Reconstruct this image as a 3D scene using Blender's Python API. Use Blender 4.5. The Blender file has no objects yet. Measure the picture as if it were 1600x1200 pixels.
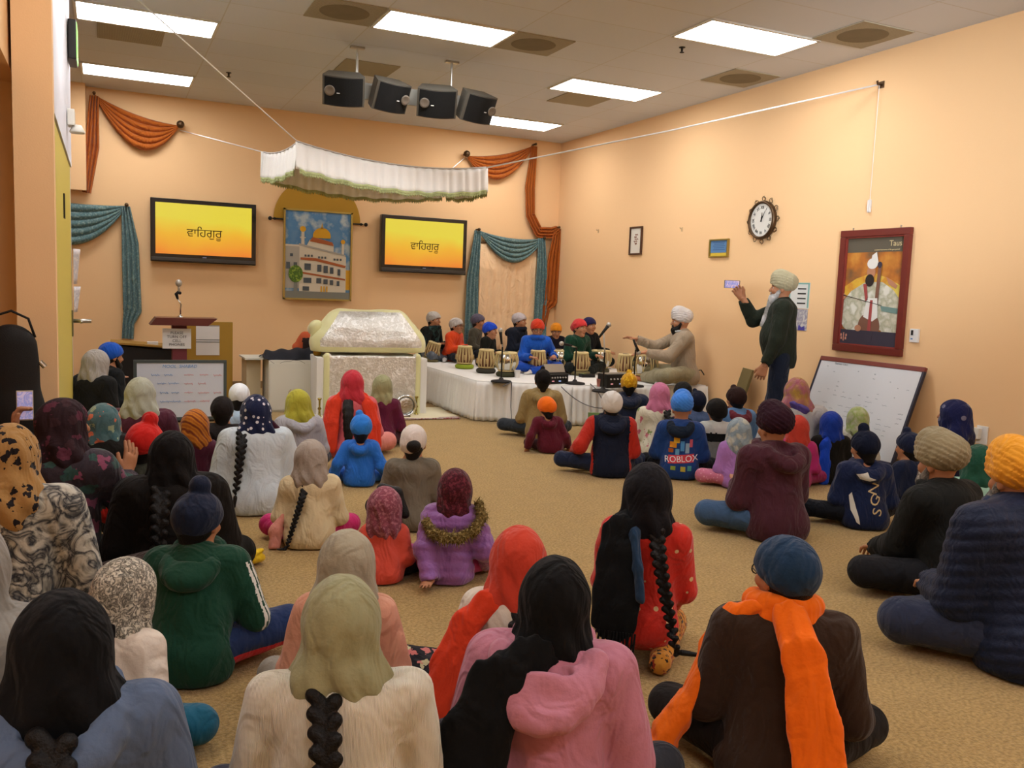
import bpy, bmesh, math, random
import numpy as np
from mathutils import Vector, Matrix
from mathutils.bvhtree import BVHTree

random.seed(7); np.random.seed(7)
PI = math.pi
SC = bpy.context.scene
COL = SC.collection

# ------------------------------------------------------------------ camera
F_PX = 1363.7
YAW, PITCH, ROLL = 0.437793, -0.106859, 0.038413
CAM_H = 1.5
CEIL = 3.84
YB, XR = 12.53, 6.57        # back wall, right wall

def cam_axes():
    cy, sy = math.cos(YAW), math.sin(YAW)
    f = Vector((sy*math.cos(PITCH), cy*math.cos(PITCH), math.sin(PITCH)))
    r = Vector((cy, -sy, 0)); u = r.cross(f)
    return r*math.cos(ROLL)+u*math.sin(ROLL), -r*math.sin(ROLL)+u*math.cos(ROLL), f
CR, CU, CF = cam_axes()
cam_data = bpy.data.cameras.new('camera')
cam = bpy.data.objects.new('camera', cam_data); COL.objects.link(cam)
cam_data.sensor_width = 36; cam_data.lens = 36*F_PX/1600
cam_data.clip_start = 0.05; cam_data.clip_end = 100
M = Matrix((CR, CU, -CF)).transposed().to_4x4(); M.translation = (0, 0, CAM_H)
cam.matrix_world = M
SC.camera = cam

# ------------------------------------------------------------------ world, exposure
w = bpy.data.worlds.new('world'); SC.world = w; w.use_nodes = True
w.node_tree.nodes['Background'].inputs[0].default_value = (1.0, 0.96, 0.90, 1)
w.node_tree.nodes['Background'].inputs[1].default_value = 0.05
SC.view_settings.view_transform = 'Standard'
SC.view_settings.look = 'None'
SC.view_settings.gamma = 1.0
SC.view_settings.use_curve_mapping = False
SC.view_settings.exposure = 0.82
PANEL_STRENGTH = 9.5

# added cool spot lamp behind the camera, put in to pale the right-hand wall
ld = bpy.data.lights.new('added_wall_spot', 'SPOT'); ld.energy = 1500; ld.color = (.78, .88, 1.0); ld.spot_size = math.radians(30); ld.spot_blend = 1.0; ld.shadow_soft_size = .6
lo_ = bpy.data.objects.new('added_wall_spot', ld); COL.objects.link(lo_); lo_.location = (1.6, -1.2, 2.6)
lo_.rotation_euler = (Vector((6.57, 6.25, 2.9))-Vector(lo_.location)).to_track_quat('-Z', 'Y').to_euler()

def at(u, v, z):            # floor-plan point where the sight line of a measured pixel meets height z
    d = CF + CR*((u-800)/F_PX) + CU*((600-v)/F_PX)
    t = (z-CAM_H)/d.z
    return Vector((d.x*t, d.y*t, z))

# ------------------------------------------------------------------ objects, tags
def tag(o, label=None, cat=None, group=None, kind=None):
    if label: o['label'] = label
    if cat: o['category'] = cat
    if group: o['group'] = group
    if kind: o['kind'] = kind
    return o
def empty(name, loc=(0, 0, 0), rz=0.0, label=None, cat=None, group=None):
    o = bpy.data.objects.new(name, None); COL.objects.link(o)
    o.location = loc; o.rotation_euler = (0, 0, rz); o.empty_display_size = .1
    return tag(o, label, cat, group)
def link(name, me, mats, parent=None, smooth=True):
    o = bpy.data.objects.new(name, me); COL.objects.link(o)
    if mats is not None:
        for m in (mats if isinstance(mats, (list, tuple)) else [mats]): me.materials.append(m)
    if smooth and len(me.polygons):
        me.polygons.foreach_set('use_smooth', np.ones(len(me.polygons), dtype=bool))
    if parent: o.parent = parent
    return o
def copy_tree(o, parent=None):
    c = o.copy(); COL.objects.link(c)
    if parent is not None: c.parent = parent
    for ch in list(o.children): copy_tree(ch, c)
    return c

# ------------------------------------------------------------------ materials
MATS = {}
def hexc(h):
    h = h.lstrip('#'); c = [int(h[i:i+2], 16)/255 for i in (0, 2, 4)]
    return tuple(x/12.92 if x <= .04045 else ((x+.055)/1.055)**2.4 for x in c)
def mat(key, col, rough=.8, metal=0., bump=None, vary=.0, pattern=None, emit=None, alpha=1., sheen=0., spec=.3, coat=0., folds=0.):
    if key in MATS: return MATS[key]
    m = bpy.data.materials.new(key); m.use_nodes = True; MATS[key] = m
    nt = m.node_tree; N = nt.nodes; L = nt.links; b = N['Principled BSDF']
    if isinstance(col, str): col = hexc(col)
    c4 = (*col, 1)
    b.inputs['Base Color'].default_value = c4
    b.inputs['Roughness'].default_value = rough; b.inputs['Metallic'].default_value = metal
    b.inputs['Specular IOR Level'].default_value = spec
    if sheen: b.inputs['Sheen Weight'].default_value = sheen; b.inputs['Sheen Roughness'].default_value = .5
    if coat: b.inputs['Coat Weight'].default_value = coat
    if emit:
        b.inputs['Emission Color'].default_value = (*emit[0], 1); b.inputs['Emission Strength'].default_value = emit[1]
    tc = N.new('ShaderNodeTexCoord'); src = None
    def col_out(): return src if src is not None else None
    if pattern:
        kind, sc_, *pc = pattern
        pc = [hexc(x) if isinstance(x, str) else x for x in pc]
        if kind in ('dots', 'floral', 'motif'):
            v = N.new('ShaderNodeTexVoronoi'); v.inputs['Scale'].default_value = sc_
            if kind != 'floral': v.inputs['Randomness'].default_value = .45
            if kind == 'floral':
                nz = N.new('ShaderNodeTexNoise'); nz.inputs['Scale'].default_value = sc_*2.2; nz.inputs['Detail'].default_value = 2; L.new(tc.outputs['Object'], nz.inputs['Vector'])
                vm = N.new('ShaderNodeVectorMath'); vm.operation = 'MULTIPLY_ADD'; L.new(nz.outputs['Color'], vm.inputs[0]); vm.inputs[1].default_value = (.9/sc_,)*3; L.new(tc.outputs['Object'], vm.inputs[2]); L.new(vm.outputs[0], v.inputs['Vector'])
            else: L.new(tc.outputs['Object'], v.inputs['Vector'])
            r = N.new('ShaderNodeValToRGB'); r.color_ramp.interpolation = 'CONSTANT'
            thr = {'dots': .27, 'floral': .42, 'motif': .17}[kind]
            r.color_ramp.elements[0].color = (1, 1, 1, 1); r.color_ramp.elements[1].position = thr; r.color_ramp.elements[1].color = (0, 0, 0, 1)
            L.new(v.outputs['Distance'], r.inputs['Fac'])
            mx = N.new('ShaderNodeMix'); mx.data_type = 'RGBA'
            L.new(r.outputs['Color'], mx.inputs[0]); mx.inputs[6].default_value = c4
            if len(pc) > 1:
                sp = N.new('ShaderNodeSeparateColor'); L.new(v.outputs['Color'], sp.inputs[0])
                cr = N.new('ShaderNodeValToRGB'); cr.color_ramp.interpolation = 'CONSTANT'
                cr.color_ramp.elements[0].color = (*pc[0], 1)
                cr.color_ramp.elements[1].position = 1/len(pc); cr.color_ramp.elements[1].color = (*pc[1], 1)
                for i in range(2, len(pc)):
                    e = cr.color_ramp.elements.new(i/len(pc)); e.color = (*pc[i], 1)
                L.new(sp.outputs[0], cr.inputs[0]); L.new(cr.outputs[0], mx.inputs[7])
            else: mx.inputs[7].default_value = (*pc[0], 1)
            src = mx.outputs[2]
        elif kind in ('blotch', 'weave'):
            n = N.new('ShaderNodeTexNoise'); n.inputs['Scale'].default_value = sc_; n.inputs['Detail'].default_value = 4
            if kind == 'blotch': n.inputs['Distortion'].default_value = 1.2
            L.new(tc.outputs['Object'], n.inputs['Vector'])
            r = N.new('ShaderNodeValToRGB'); r.color_ramp.interpolation = 'LINEAR'
            cols = [col]+pc; n_ = len(cols)
            r.color_ramp.elements[0].position = .36; r.color_ramp.elements[0].color = (*cols[0], 1)
            r.color_ramp.elements[1].position = .62; r.color_ramp.elements[1].color = (*cols[-1], 1)
            for i in range(1, n_-1):
                e = r.color_ramp.elements.new(.36+.26*i/(n_-1)); e.color = (*cols[i], 1)
            L.new(n.outputs['Fac'], r.inputs['Fac']); src = r.outputs['Color']
        elif kind == 'bands':
            wv = N.new('ShaderNodeTexWave'); wv.bands_direction = 'DIAGONAL'; wv.inputs['Scale'].default_value = sc_
            wv.inputs['Distortion'].default_value = 3; wv.inputs['Detail'].default_value = 2
            L.new(tc.outputs['Object'], wv.inputs['Vector'])
            r = N.new('ShaderNodeValToRGB'); r.color_ramp.elements[0].color = c4; r.color_ramp.elements[1].color = (*pc[-1], 1)
            if len(pc) > 1:
                e = r.color_ramp.elements.new(.5); e.color = (*pc[0], 1)
            L.new(wv.outputs['Fac'], r.inputs['Fac']); src = r.outputs['Color']
    if vary:
        n = N.new('ShaderNodeTexNoise'); n.inputs['Scale'].default_value = 7; n.inputs['Detail'].default_value = 5
        L.new(tc.outputs['Object'], n.inputs['Vector'])
        hsv = N.new('ShaderNodeHueSaturation')
        mr = N.new('ShaderNodeMapRange'); mr.inputs[3].default_value = 1-vary; mr.inputs[4].default_value = 1+vary
        L.new(n.outputs['Fac'], mr.inputs[0]); L.new(mr.outputs[0], hsv.inputs['Value'])
        if src is not None: L.new(src, hsv.inputs['Color'])
        else: hsv.inputs['Color'].default_value = c4
        src = hsv.outputs['Color']
    if src is not None: L.new(src, b.inputs['Base Color'])
    if bump:
        kind, sc_, st = bump
        if kind == 'rib':
            t = N.new('ShaderNodeTexWave'); t.bands_direction = 'X'; t.inputs['Scale'].default_value = sc_
            out = t.outputs['Fac']
        elif kind == 'waffle':
            t1 = N.new('ShaderNodeTexWave'); t1.bands_direction = 'X'; t1.inputs['Scale'].default_value = sc_
            t2 = N.new('ShaderNodeTexWave'); t2.bands_direction = 'Z'; t2.inputs['Scale'].default_value = sc_
            L.new(tc.outputs['Object'], t2.inputs['Vector'])
            mm = N.new('ShaderNodeMath'); mm.operation = 'MAXIMUM'; L.new(t1.outputs['Fac'], mm.inputs[0]); L.new(t2.outputs['Fac'], mm.inputs[1])
            t = t1; out = mm.outputs[0]
        else:
            t = N.new('ShaderNodeTexNoise'); t.inputs['Scale'].default_value = sc_; t.inputs['Detail'].default_value = 6
            out = t.outputs['Fac']
        L.new(tc.outputs['Object'], t.inputs['Vector'])
        bp = N.new('ShaderNodeBump'); bp.inputs['Strength'].default_value = st; bp.inputs['Distance'].default_value = .01
        L.new(out, bp.inputs['Height']); L.new(bp.outputs[0], b.inputs['Normal'])
        if folds:
            n2 = N.new('ShaderNodeTexNoise'); n2.inputs['Scale'].default_value = 9; n2.inputs['Detail'].default_value = 2; n2.inputs['Distortion'].default_value = 1.5
            mp = N.new('ShaderNodeMapping'); mp.inputs['Scale'].default_value = (1, 1, .55); L.new(tc.outputs['Object'], mp.inputs[0]); L.new(mp.outputs[0], n2.inputs['Vector'])
            b2 = N.new('ShaderNodeBump'); b2.inputs['Strength'].default_value = folds; b2.inputs['Distance'].default_value = .05
            L.new(n2.outputs['Fac'], b2.inputs['Height']); L.new(bp.outputs[0], b2.inputs['Normal']); L.new(b2.outputs[0], b.inputs['Normal'])
    if alpha < 1: b.inputs['Alpha'].default_value = alpha
    return m
def cloth(col, kind='', pattern=None, bump=None, sheen=.12):
    if isinstance(col, str) and max(hexc(col)) < .03: sheen = .03
    k = 'cloth_'+str(col)+kind+(str(pattern) if pattern else '')+(str(bump) if bump else '')
    return mat(k[:60], col, .88, bump=bump or ('noise', 90, .25), vary=.10, pattern=pattern, sheen=sheen, spec=.15, folds=.6)

# ------------------------------------------------------------------ simple mesh builder
class MB:
    def __init__(s): s.bm = bmesh.new()
    def box(s, c, d, rot=None, mi=0, bev=0):
        T = Matrix.Translation(c) @ (rot.to_4x4() if rot is not None else Matrix.Identity(4)) @ Matrix.Diagonal((d[0], d[1], d[2], 1))
        r = bmesh.ops.create_cube(s.bm, size=1, matrix=T)
        fs = list({f for v in r['verts'] for f in v.link_faces})
        if bev:
            es = list({e for f in fs for e in f.edges})
            r2 = bmesh.ops.bevel(s.bm, geom=es, offset=bev, segments=2, affect='EDGES', profile=.7)
            fs = list({f for f in r2['faces']} | {f for f in fs if f.is_valid})
        for f in fs:
            if f.is_valid: f.material_index = mi
        return s
    def tube(s, pts, r, n=10, mi=0, cap=True):
        pts = [Vector(p) for p in pts]; rs = r if isinstance(r, (list, tuple)) else [r]*len(pts)
        rings = []; prev = None
        for i, p in enumerate(pts):
            t = (pts[min(i+1, len(pts)-1)]-pts[max(i-1, 0)])
            t = t.normalized() if t.length > 1e-9 else Vector((0, 0, 1))
            if prev is None:
                a = Vector((0, 0, 1)) if abs(t.z) < .9 else Vector((1, 0, 0)); nrm = t.cross(a).normalized()
            else:
                nrm = (prev-t*prev.dot(t)).normalized()
            prev = nrm; bn = t.cross(nrm)
            rings.append([s.bm.verts.new(p+(nrm*math.cos(2*PI*k/n)+bn*math.sin(2*PI*k/n))*rs[i]) for k in range(n)])
        for a, b in zip(rings, rings[1:]):
            for k in range(n):
                f = s.bm.faces.new((a[k], a[(k+1) % n], b[(k+1) % n], b[k])); f.material_index = mi
        if cap:
            for R_, rev in ((rings[0], True), (rings[-1], False)):
                f = s.bm.faces.new(R_[::-1] if rev else R_); f.material_index = mi
        return s
    def lathe(s, prof, n=28, mi=0, c=(0, 0, 0), cap=True):
        c = Vector(c); rings = []
        for r, z in prof:
            rings.append([s.bm.verts.new(c+Vector((r*math.cos(2*PI*k/n), r*math.sin(2*PI*k/n), z))) for k in range(n)])
        for a, b in zip(rings, rings[1:]):
            for k in range(n):
                f = s.bm.faces.new((a[k], a[(k+1) % n], b[(k+1) % n], b[k])); f.material_index = mi
        if cap:
            f = s.bm.faces.new(rings[0][::-1]); f.material_index = mi
            f = s.bm.faces.new(rings[-1]); f.material_index = mi
        return s
    def prism(s, poly, origin, ax, ay, depth, mi=0):   # polygon in plane (ax, ay) extruded along ax x ay
        o = Vector(origin); ax = Vector(ax); ay = Vector(ay); n = ax.cross(ay).normalized()
        a = [s.bm.verts.new(o+ax*p[0]+ay*p[1]) for p in poly]
        b = [s.bm.verts.new(o+ax*p[0]+ay*p[1]+n*depth) for p in poly]
        f = s.bm.faces.new(a[::-1]); f.material_index = mi
        f = s.bm.faces.new(b); f.material_index = mi
        for i in range(len(a)):
            j = (i+1) % len(a); f = s.bm.faces.new((a[i], a[j], b[j], b[i])); f.material_index = mi
        return s
    def grid(s, fn, nu, nv, mi=0):
        V = [[s.bm.verts.new(fn(i/nu, j/nv)) for j in range(nv+1)] for i in range(nu+1)]
        for i in range(nu):
            for j in range(nv):
                f = s.bm.faces.new((V[i][j], V[i+1][j], V[i+1][j+1], V[i][j+1])); f.material_index = mi
        return s
    def sphere(s, c, r, mi=0, seg=16, rot=None):
        r = r if isinstance(r, (tuple, list)) else (r, r, r)
        T = Matrix.Translation(c) @ (rot.to_4x4() if rot is not None else Matrix.Identity(4)) @ Matrix.Diagonal((*r, 1))
        q = bmesh.ops.create_uvsphere(s.bm, u_segments=seg, v_segments=max(6, seg//2), radius=1, matrix=T)
        for f in {f for v in q['verts'] for f in v.link_faces}: f.material_index = mi
        return s
    def build(s, name, mats, parent=None, smooth=False, solid=None):
        bmesh.ops.recalc_face_normals(s.bm, faces=s.bm.faces)
        me = bpy.data.meshes.new(name); s.bm.to_mesh(me); s.bm.free()
        o = link(name, me, mats, parent, smooth)
        if solid:
            md = o.modifiers.new('solidify', 'SOLIDIFY'); md.thickness = solid; md.offset = 0
        return o
def text_mesh(txt, size, font=None, extrude=.001, align='CENTER'):
    cu = bpy.data.curves.new('lettering', 'FONT'); cu.body = txt; cu.size = size; cu.extrude = extrude
    cu.align_x = align; cu.align_y = 'CENTER'; cu.resolution_u = 3
    o = bpy.data.objects.new('lettering', cu); COL.objects.link(o)
    dg = bpy.context.evaluated_depsgraph_get(); me = bpy.data.meshes.new_from_object(o.evaluated_get(dg))
    bpy.data.objects.remove(o); me.materials.clear()
    return me
def place_text(name, txt, size, m, parent, T, sx=1.0, shear=0.0, bold=0):
    me = text_mesh(txt, size, extrude=.0012)
    co = np.empty(len(me.vertices)*3); me.vertices.foreach_get('co', co); co = co.reshape(-1, 3)
    co[:, 0] = co[:, 0]*sx+co[:, 1]*shear; me.vertices.foreach_set('co', co.ravel())
    me.transform(T); return link(name, me, m, parent, smooth=False)
# planes facing the room: text frames
def T_back(x, y, z): return Matrix.Translation((x, y, z)) @ Matrix.Rotation(PI/2, 4, 'X')                      # faces -Y
def T_right(x, y, z): return Matrix.Translation((x, y, z)) @ Matrix.Rotation(-PI/2, 4, 'Z') @ Matrix.Rotation(PI/2, 4, 'X')   # faces -X

# ------------------------------------------------------------------ signed distance modelling (folded cloth, bodies)
class SDF:
    def __init__(s, lo, hi, vox):
        s.lo = np.array(lo, float)-2*vox; s.vox = vox
        s.n = np.ceil((np.array(hi)+2*vox-s.lo)/vox).astype(int)+1
        s.F = np.full(s.n, 1.0, np.float32)
        s.ax = [s.lo[i]+vox*np.arange(s.n[i]) for i in range(3)]
    def _sub(s, lo, hi, m):
        i0 = np.clip(np.floor((np.array(lo)-m-s.lo)/s.vox).astype(int), 0, s.n); i1 = np.clip(np.ceil((np.array(hi)+m-s.lo)/s.vox).astype(int)+1, 0, s.n)
        if (i1 <= i0).any(): return None, None
        sl = tuple(slice(a, b) for a, b in zip(i0, i1))
        X, Y, Z = np.meshgrid(*[s.ax[k][sl[k]] for k in range(3)], indexing='ij', sparse=False)
        return sl, np.stack([X, Y, Z], -1).astype(np.float32)
    def _put(s, sl, d, k, op):
        A = s.F[sl]
        if op == 'add':
            h = np.clip(.5+.5*(A-d)/k, 0, 1); s.F[sl] = A*(1-h)+d*h-k*h*(1-h)
        elif op == 'cut':
            h = np.clip(.5-.5*(A+d)/k, 0, 1); s.F[sl] = A*(1-h)+(-d)*h+k*h*(1-h)
    def cone(s, a, b, ra, rb=None, k=.02, flat=None, op='add'):
        a = np.array(a, float); b = np.array(b, float); rb = ra if rb is None else rb
        R_ = max(ra, rb)
        sl, P = s._sub(np.minimum(a, b)-R_, np.maximum(a, b)+R_, k+s.vox*2)
        if sl is None: return s
        P = P-a.astype(np.float32); ab = b-a
        if flat is not None:
            n = np.array(flat[0], float); n /= np.linalg.norm(n); f = 1/flat[1]-1
            P = P+(P@n)[..., None]*n*f; ab = ab+(ab@n)*n*f
        L = max(1e-9, ab@ab)
        t = np.clip(P@ab/L, 0, 1)
        d = np.sqrt(((P-t[..., None]*ab)**2).sum(-1))-(ra+(rb-ra)*t)
        if flat is not None: d = d*(.5+.5*flat[1])
        s._put(sl, d.astype(np.float32), k, op); return s
    def ell(s, c, r, rot=None, k=.02, op='add'):
        c = np.array(c, float); r = np.array(r, float); R_ = r.max()
        sl, P = s._sub(c-R_, c+R_, k+s.vox*2)
        if sl is None: return s
        P = P-c
        if rot is not None: P = P@np.array(rot)
        q = P/r; k0 = np.sqrt((q**2).sum(-1)); k1 = np.sqrt(((P/(r*r))**2).sum(-1))+1e-9
        s._put(sl, (k0*(k0-1)/k1).astype(np.float32), k, op); return s
    def plane(s, p, n, k=.006):       # keep the side n points to
        n = np.array(n, float); n /= np.linalg.norm(n); P = s.pts()
        d = (-((P-np.array(p))@n)).astype(np.float32); h = np.clip(.5-.5*(s.F-d)/k, 0, 1)
        s.F = s.F*(1-h)+d*h+k*h*(1-h); return s
    def pts(s):
        if not hasattr(s, '_P'):
            X, Y, Z = np.meshgrid(*s.ax, indexing='ij'); s._P = np.stack([X, Y, Z], -1).astype(np.float32)
        return s._P
    def disp(s, fn): s.F = s.F-fn(s.pts()).astype(np.float32); return s
    def wrinkle(s, amp, freq, seed=0):
        P = s.pts(); g = np.random.RandomState(seed); d = 0
        for i in range(5):
            v = g.normal(size=3); v /= np.linalg.norm(v)
            w_ = g.normal(size=3); w_ /= np.linalg.norm(w_)
            d = d+np.sin(freq*(.7+.35*i)*(P@v)+1.6*np.sin(freq*.45*(P@w_)+g.rand()*6)+g.rand()*6)/(1+.4*i)
        s.F = s.F-(amp*d/2).astype(np.float32); return s
    def mesh(s, name):
        F = s.F; ins = F < 0
        n = F.shape
        c8 = [(i, j, k) for i in (0, 1) for j in (0, 1) for k in (0, 1)]
        cnt = sum(ins[i:n[0]-1+i, j:n[1]-1+j, k:n[2]-1+k].astype(np.int8) for i, j, k in c8)
        act = np.argwhere((cnt > 0) & (cnt < 8))
        if len(act) == 0: return bpy.data.meshes.new(name)
        idx = -np.ones((n[0]-1, n[1]-1, n[2]-1), np.int64); idx[tuple(act.T)] = np.arange(len(act))
        vals = np.stack([F[act[:, 0]+i, act[:, 1]+j, act[:, 2]+k] for i, j, k in c8], 1)
        cpos = np.array(c8, float); acc = np.zeros((len(act), 3)); num = np.zeros(len(act))
        for a in range(8):
            for b in range(a+1, 8):
                if sum(abs(np.array(c8[a])-np.array(c8[b]))) != 1: continue
                va, vb = vals[:, a], vals[:, b]; m = (va < 0) != (vb < 0)
                t = np.where(m, va/np.where(m, va-vb, 1), 0)
                acc += m[:, None]*(cpos[a]+t[:, None]*(cpos[b]-cpos[a])); num += m
        V = s.lo+s.vox*(act+acc/num[:, None])
        Q = []
        for ax in range(3):
            o = [k for k in range(3) if k != ax]
            sh = [slice(None)]*3; sh[ax] = slice(0, n[ax]-1); sh2 = list(sh); sh2[ax] = slice(1, n[ax])
            for q in o: sh[q] = slice(1, n[q]-1); sh2[q] = slice(1, n[q]-1)
            A = ins[tuple(sh)]; B = ins[tuple(sh2)]
            e = np.argwhere(A != B)
            if len(e) == 0: continue
            inside = A[tuple(e.T)]
            e = e.copy(); e[:, o[0]] += 1; e[:, o[1]] += 1
            def g(d0, d1):
                c = e.copy(); c[:, o[0]] -= d0; c[:, o[1]] -= d1; return idx[tuple(c.T)]
            q = np.stack([g(1, 1), g(0, 1), g(0, 0), g(1, 0)], 1)
            flip = inside if ax != 1 else ~inside
            q[~flip] = q[~flip][:, ::-1]; Q.append(q)
        Q = np.concatenate(Q)
        return raw_mesh(name, V, Q)
def raw_mesh(name, V, Q):
    me = bpy.data.meshes.new(name)
    me.vertices.add(len(V)); me.vertices.foreach_set('co', V.astype(np.float32).ravel())
    me.loops.add(len(Q)*4); me.loops.foreach_set('vertex_index', Q.astype(np.int32).ravel())
    me.polygons.add(len(Q)); me.polygons.foreach_set('loop_start', np.arange(0, len(Q)*4, 4, dtype=np.int32))
    me.update(calc_edges=True); return me
def mesh_arrays(me):
    V = np.empty(len(me.vertices)*3, np.float32); me.vertices.foreach_get('co', V)
    Q = np.empty(len(me.loops), np.int32); me.loops.foreach_get('vertex_index', Q)
    return V.reshape(-1, 3), Q.reshape(-1, 4)
def join_meshes(name, ms):
    Vs, Qs, o = [], [], 0
    for m in ms:
        V, Q = mesh_arrays(m); Vs.append(V); Qs.append(Q+o); o += len(V); bpy.data.meshes.remove(m)
    return raw_mesh(name, np.concatenate(Vs), np.concatenate(Qs))
def color_faces(me, fn):     # fn(centres Nx3) -> material index
    V, Q = mesh_arrays(me); c = V[Q].mean(1)
    me.polygons.foreach_set('material_index', fn(c).astype(np.int32))
# ------------------------------------------------------------------ room shell
WALL = mat('wall_paint', '#efc694', .75, bump=('noise', 120, .08), spec=.2)
WHITE_W = mat('white_wall_glare', '#dfe0e6', .6, spec=.2)  # bluish white glare above the door, put into the wall colour
CARPET = mat('carpet', '#947740', .97, bump=('noise', 150, .9), pattern=('weave', 70, '#a8884f', '#b8985e'), vary=.12, sheen=.2, spec=.1)
def ceiling_mat():
    m = bpy.data.materials.new('ceiling_tiles'); m.use_nodes = True
    nt = m.node_tree; N = nt.nodes; L = nt.links; b = N['Principled BSDF']
    tc = N.new('ShaderNodeTexCoord'); br = N.new('ShaderNodeTexBrick')
    br.offset = 0; br.inputs['Scale'].default_value = 1; br.inputs['Mortar Size'].default_value = .006
    br.inputs['Brick Width'].default_value = 1.2192; br.inputs['Row Height'].default_value = .6096
    br.inputs['Color1'].default_value = (*hexc('#d2d5db'), 1); br.inputs['Color2'].default_value = (*hexc('#ccd0d6'), 1)
    br.inputs['Mortar'].default_value = (*hexc('#c3c2bd'), 1)
    L.new(tc.outputs['Object'], br.inputs['Vector']); L.new(br.outputs['Color'], b.inputs['Base Color'])
    b.inputs['Roughness'].default_value = .9
    n = N.new('ShaderNodeTexNoise'); n.inputs['Scale'].default_value = 60; L.new(tc.outputs['Object'], n.inputs['Vector'])
    bp = N.new('ShaderNodeBump'); bp.inputs['Strength'].default_value = .15; L.new(n.outputs['Fac'], bp.inputs['Height']); L.new(bp.outputs[0], b.inputs['Normal'])
    return m
def struct(name, mb, m, **k): return tag(mb.build(name, m, **k), kind='structure')
XL, YN = -2.6, -2.5
struct('floor', MB().box(((XL+XR)/2, (YN+YB)/2, -.05), (XR-XL+.3, YB-YN+.3, .1)), CARPET)
ceil = MB().box(((XL+XR)/2-(.376-.6096), (YN+YB)/2-(6.5436-.3048), .05), (XR-XL+.3, YB-YN+.3, .1)).build('ceiling', ceiling_mat())
ceil.location = (.376-.6096, 6.5436-.3048, CEIL); tag(ceil, kind='structure')
struct('wall_back', MB().box(((XL+XR)/2, YB+.075, CEIL/2), (XR-XL+.3, .15, CEIL)), WALL)
struct('wall_right', MB().box((XR+.075, (YN+YB)/2, CEIL/2), (.15, YB-YN+.3, CEIL)), WALL)
struct('wall_near', MB().box(((XL+XR)/2, YN-.075, CEIL/2), (XR-XL+.3, .15, CEIL)), WALL)
struct('wall_left', MB().box((XL-.075, (YN+YB)/2, CEIL/2), (.15, YB-YN+.3, CEIL)), WALL)
# pillar beside the doorway, the alcove behind it and the soffit over the alcove
struct('trim_1', MB().box((-.347, 5.62, CEIL/2), (.194, .16, CEIL)), WALL)
struct('wall_alcove', MB().box((-1.5, 6.1, CEIL/2), (2.1, .12, CEIL)), WALL)
struct('trim_2', MB().box((-1.53, 4.1, 3.22), (2.14, 3.88, 1.24)), WALL)
struct('wall_over_door', MB().box((-.325, 7.10, 3.12), (.15, 2.8, 1.44)), WHITE_W)
struct('trim_3', MB().box((-.335, 8.47, 1.2), (.15, .06, 2.4)), WHITE_W)
struct('trim_4', MB().box((-1.2, YB-.1, 3.19), (2.0, .2, 1.3)), WALL)
struct('baseboard_right', MB().box((XR-.008, (YN+YB)/2, .05), (.016, YB-YN, .1)), mat('rubber_base', '#8c6f4a', .7))
struct('baseboard_back', MB().box(((XL+XR)/2, YB-.008, .05), (XR-XL, .016, .1)), MATS['rubber_base'])
YEL = mat('door_yellow', '#d2c05a', .5); STEEL = mat('brushed_steel', '#b9b6ad', .3, 1.0); DARKM = mat('dark_metal', '#2a2825', .4, .6)
d = struct('door_1', MB().box((-.285, 7.08, 1.195), (.05, 2.66, 2.39)), YEL)
MB().box((-.254, 8.30, 1.08), (.012, .09, .22), bev=.003).box((-.27, 8.415, 1.08), (.03, .012, .2)).build('lock_plate', mat('worn_brass', '#7d7a5c', .4, .9), d)
MB().tube([(-.25, 8.30, 1.1), (-.19, 8.30, 1.1), (-.185, 8.22, 1.1), (-.185, 8.16, 1.1)], .016).tube([(-.25, 8.3, 1.1), (-.11, 8.3, 1.1)], .017).build('door_lever', STEEL, d, smooth=True)
MB().box((-.256, 7.03, 1.97), (.01, .12, .17)).build('hinge', DARKM, d)

# ------------------------------------------------------------------ ceiling lights and air vents
PANEL = mat('light_panel', (1, 1, 1), .6, emit=((.97, .97, 1.0), PANEL_STRENGTH))
FRAME_W = mat('white_enamel', '#d8d4c8', .45)
T2 = .6096
lab = {(0, 2): 'bright ceiling light panel nearest the left edge of the frame, above the upper doorway',
       (2, 1): 'bright ceiling light panel in front of the hanging black loudspeakers',
       (4, 0): 'bright ceiling light panel nearest the camera on the right, beside a stained tile',
       (0, 4): 'bright ceiling light panel above the orange drape at the left of the back wall',
       (4, 2): 'bright ceiling light panel in the middle of the right-hand row',
       (4, 4): 'bright ceiling light panel just behind the rightmost loudspeaker'}
spots = list(lab)+[(0, -2), (2, -3), (4, -4), (0, -6), (2, -6), (0, 0), (-2, -4), (4, -6)]
for gx, gy in spots:
    x, y = .376+gx*2*T2, 6.5436+gy*2*T2
    if y < YN+.4: continue
    o = empty('ceiling_light', (x, y, CEIL), 0, lab.get((gx, gy), 'bright ceiling light panel behind the seated crowd, out of the frame'), 'ceiling light', 'recessed ceiling light panels')
    MB().box((0, 0, -.008), (1.155, .535, .012)).build('diffuser', PANEL, o)
    f = MB()
    for sx, sy, dx, dy in ((0, .29, 1.2, .03), (0, -.29, 1.2, .03), (.592, 0, .025, .6), (-.592, 0, .025, .6)): f.box((sx, sy, -.007), (dx, dy, .016))
    f.build('frame', FRAME_W, o)
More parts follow.
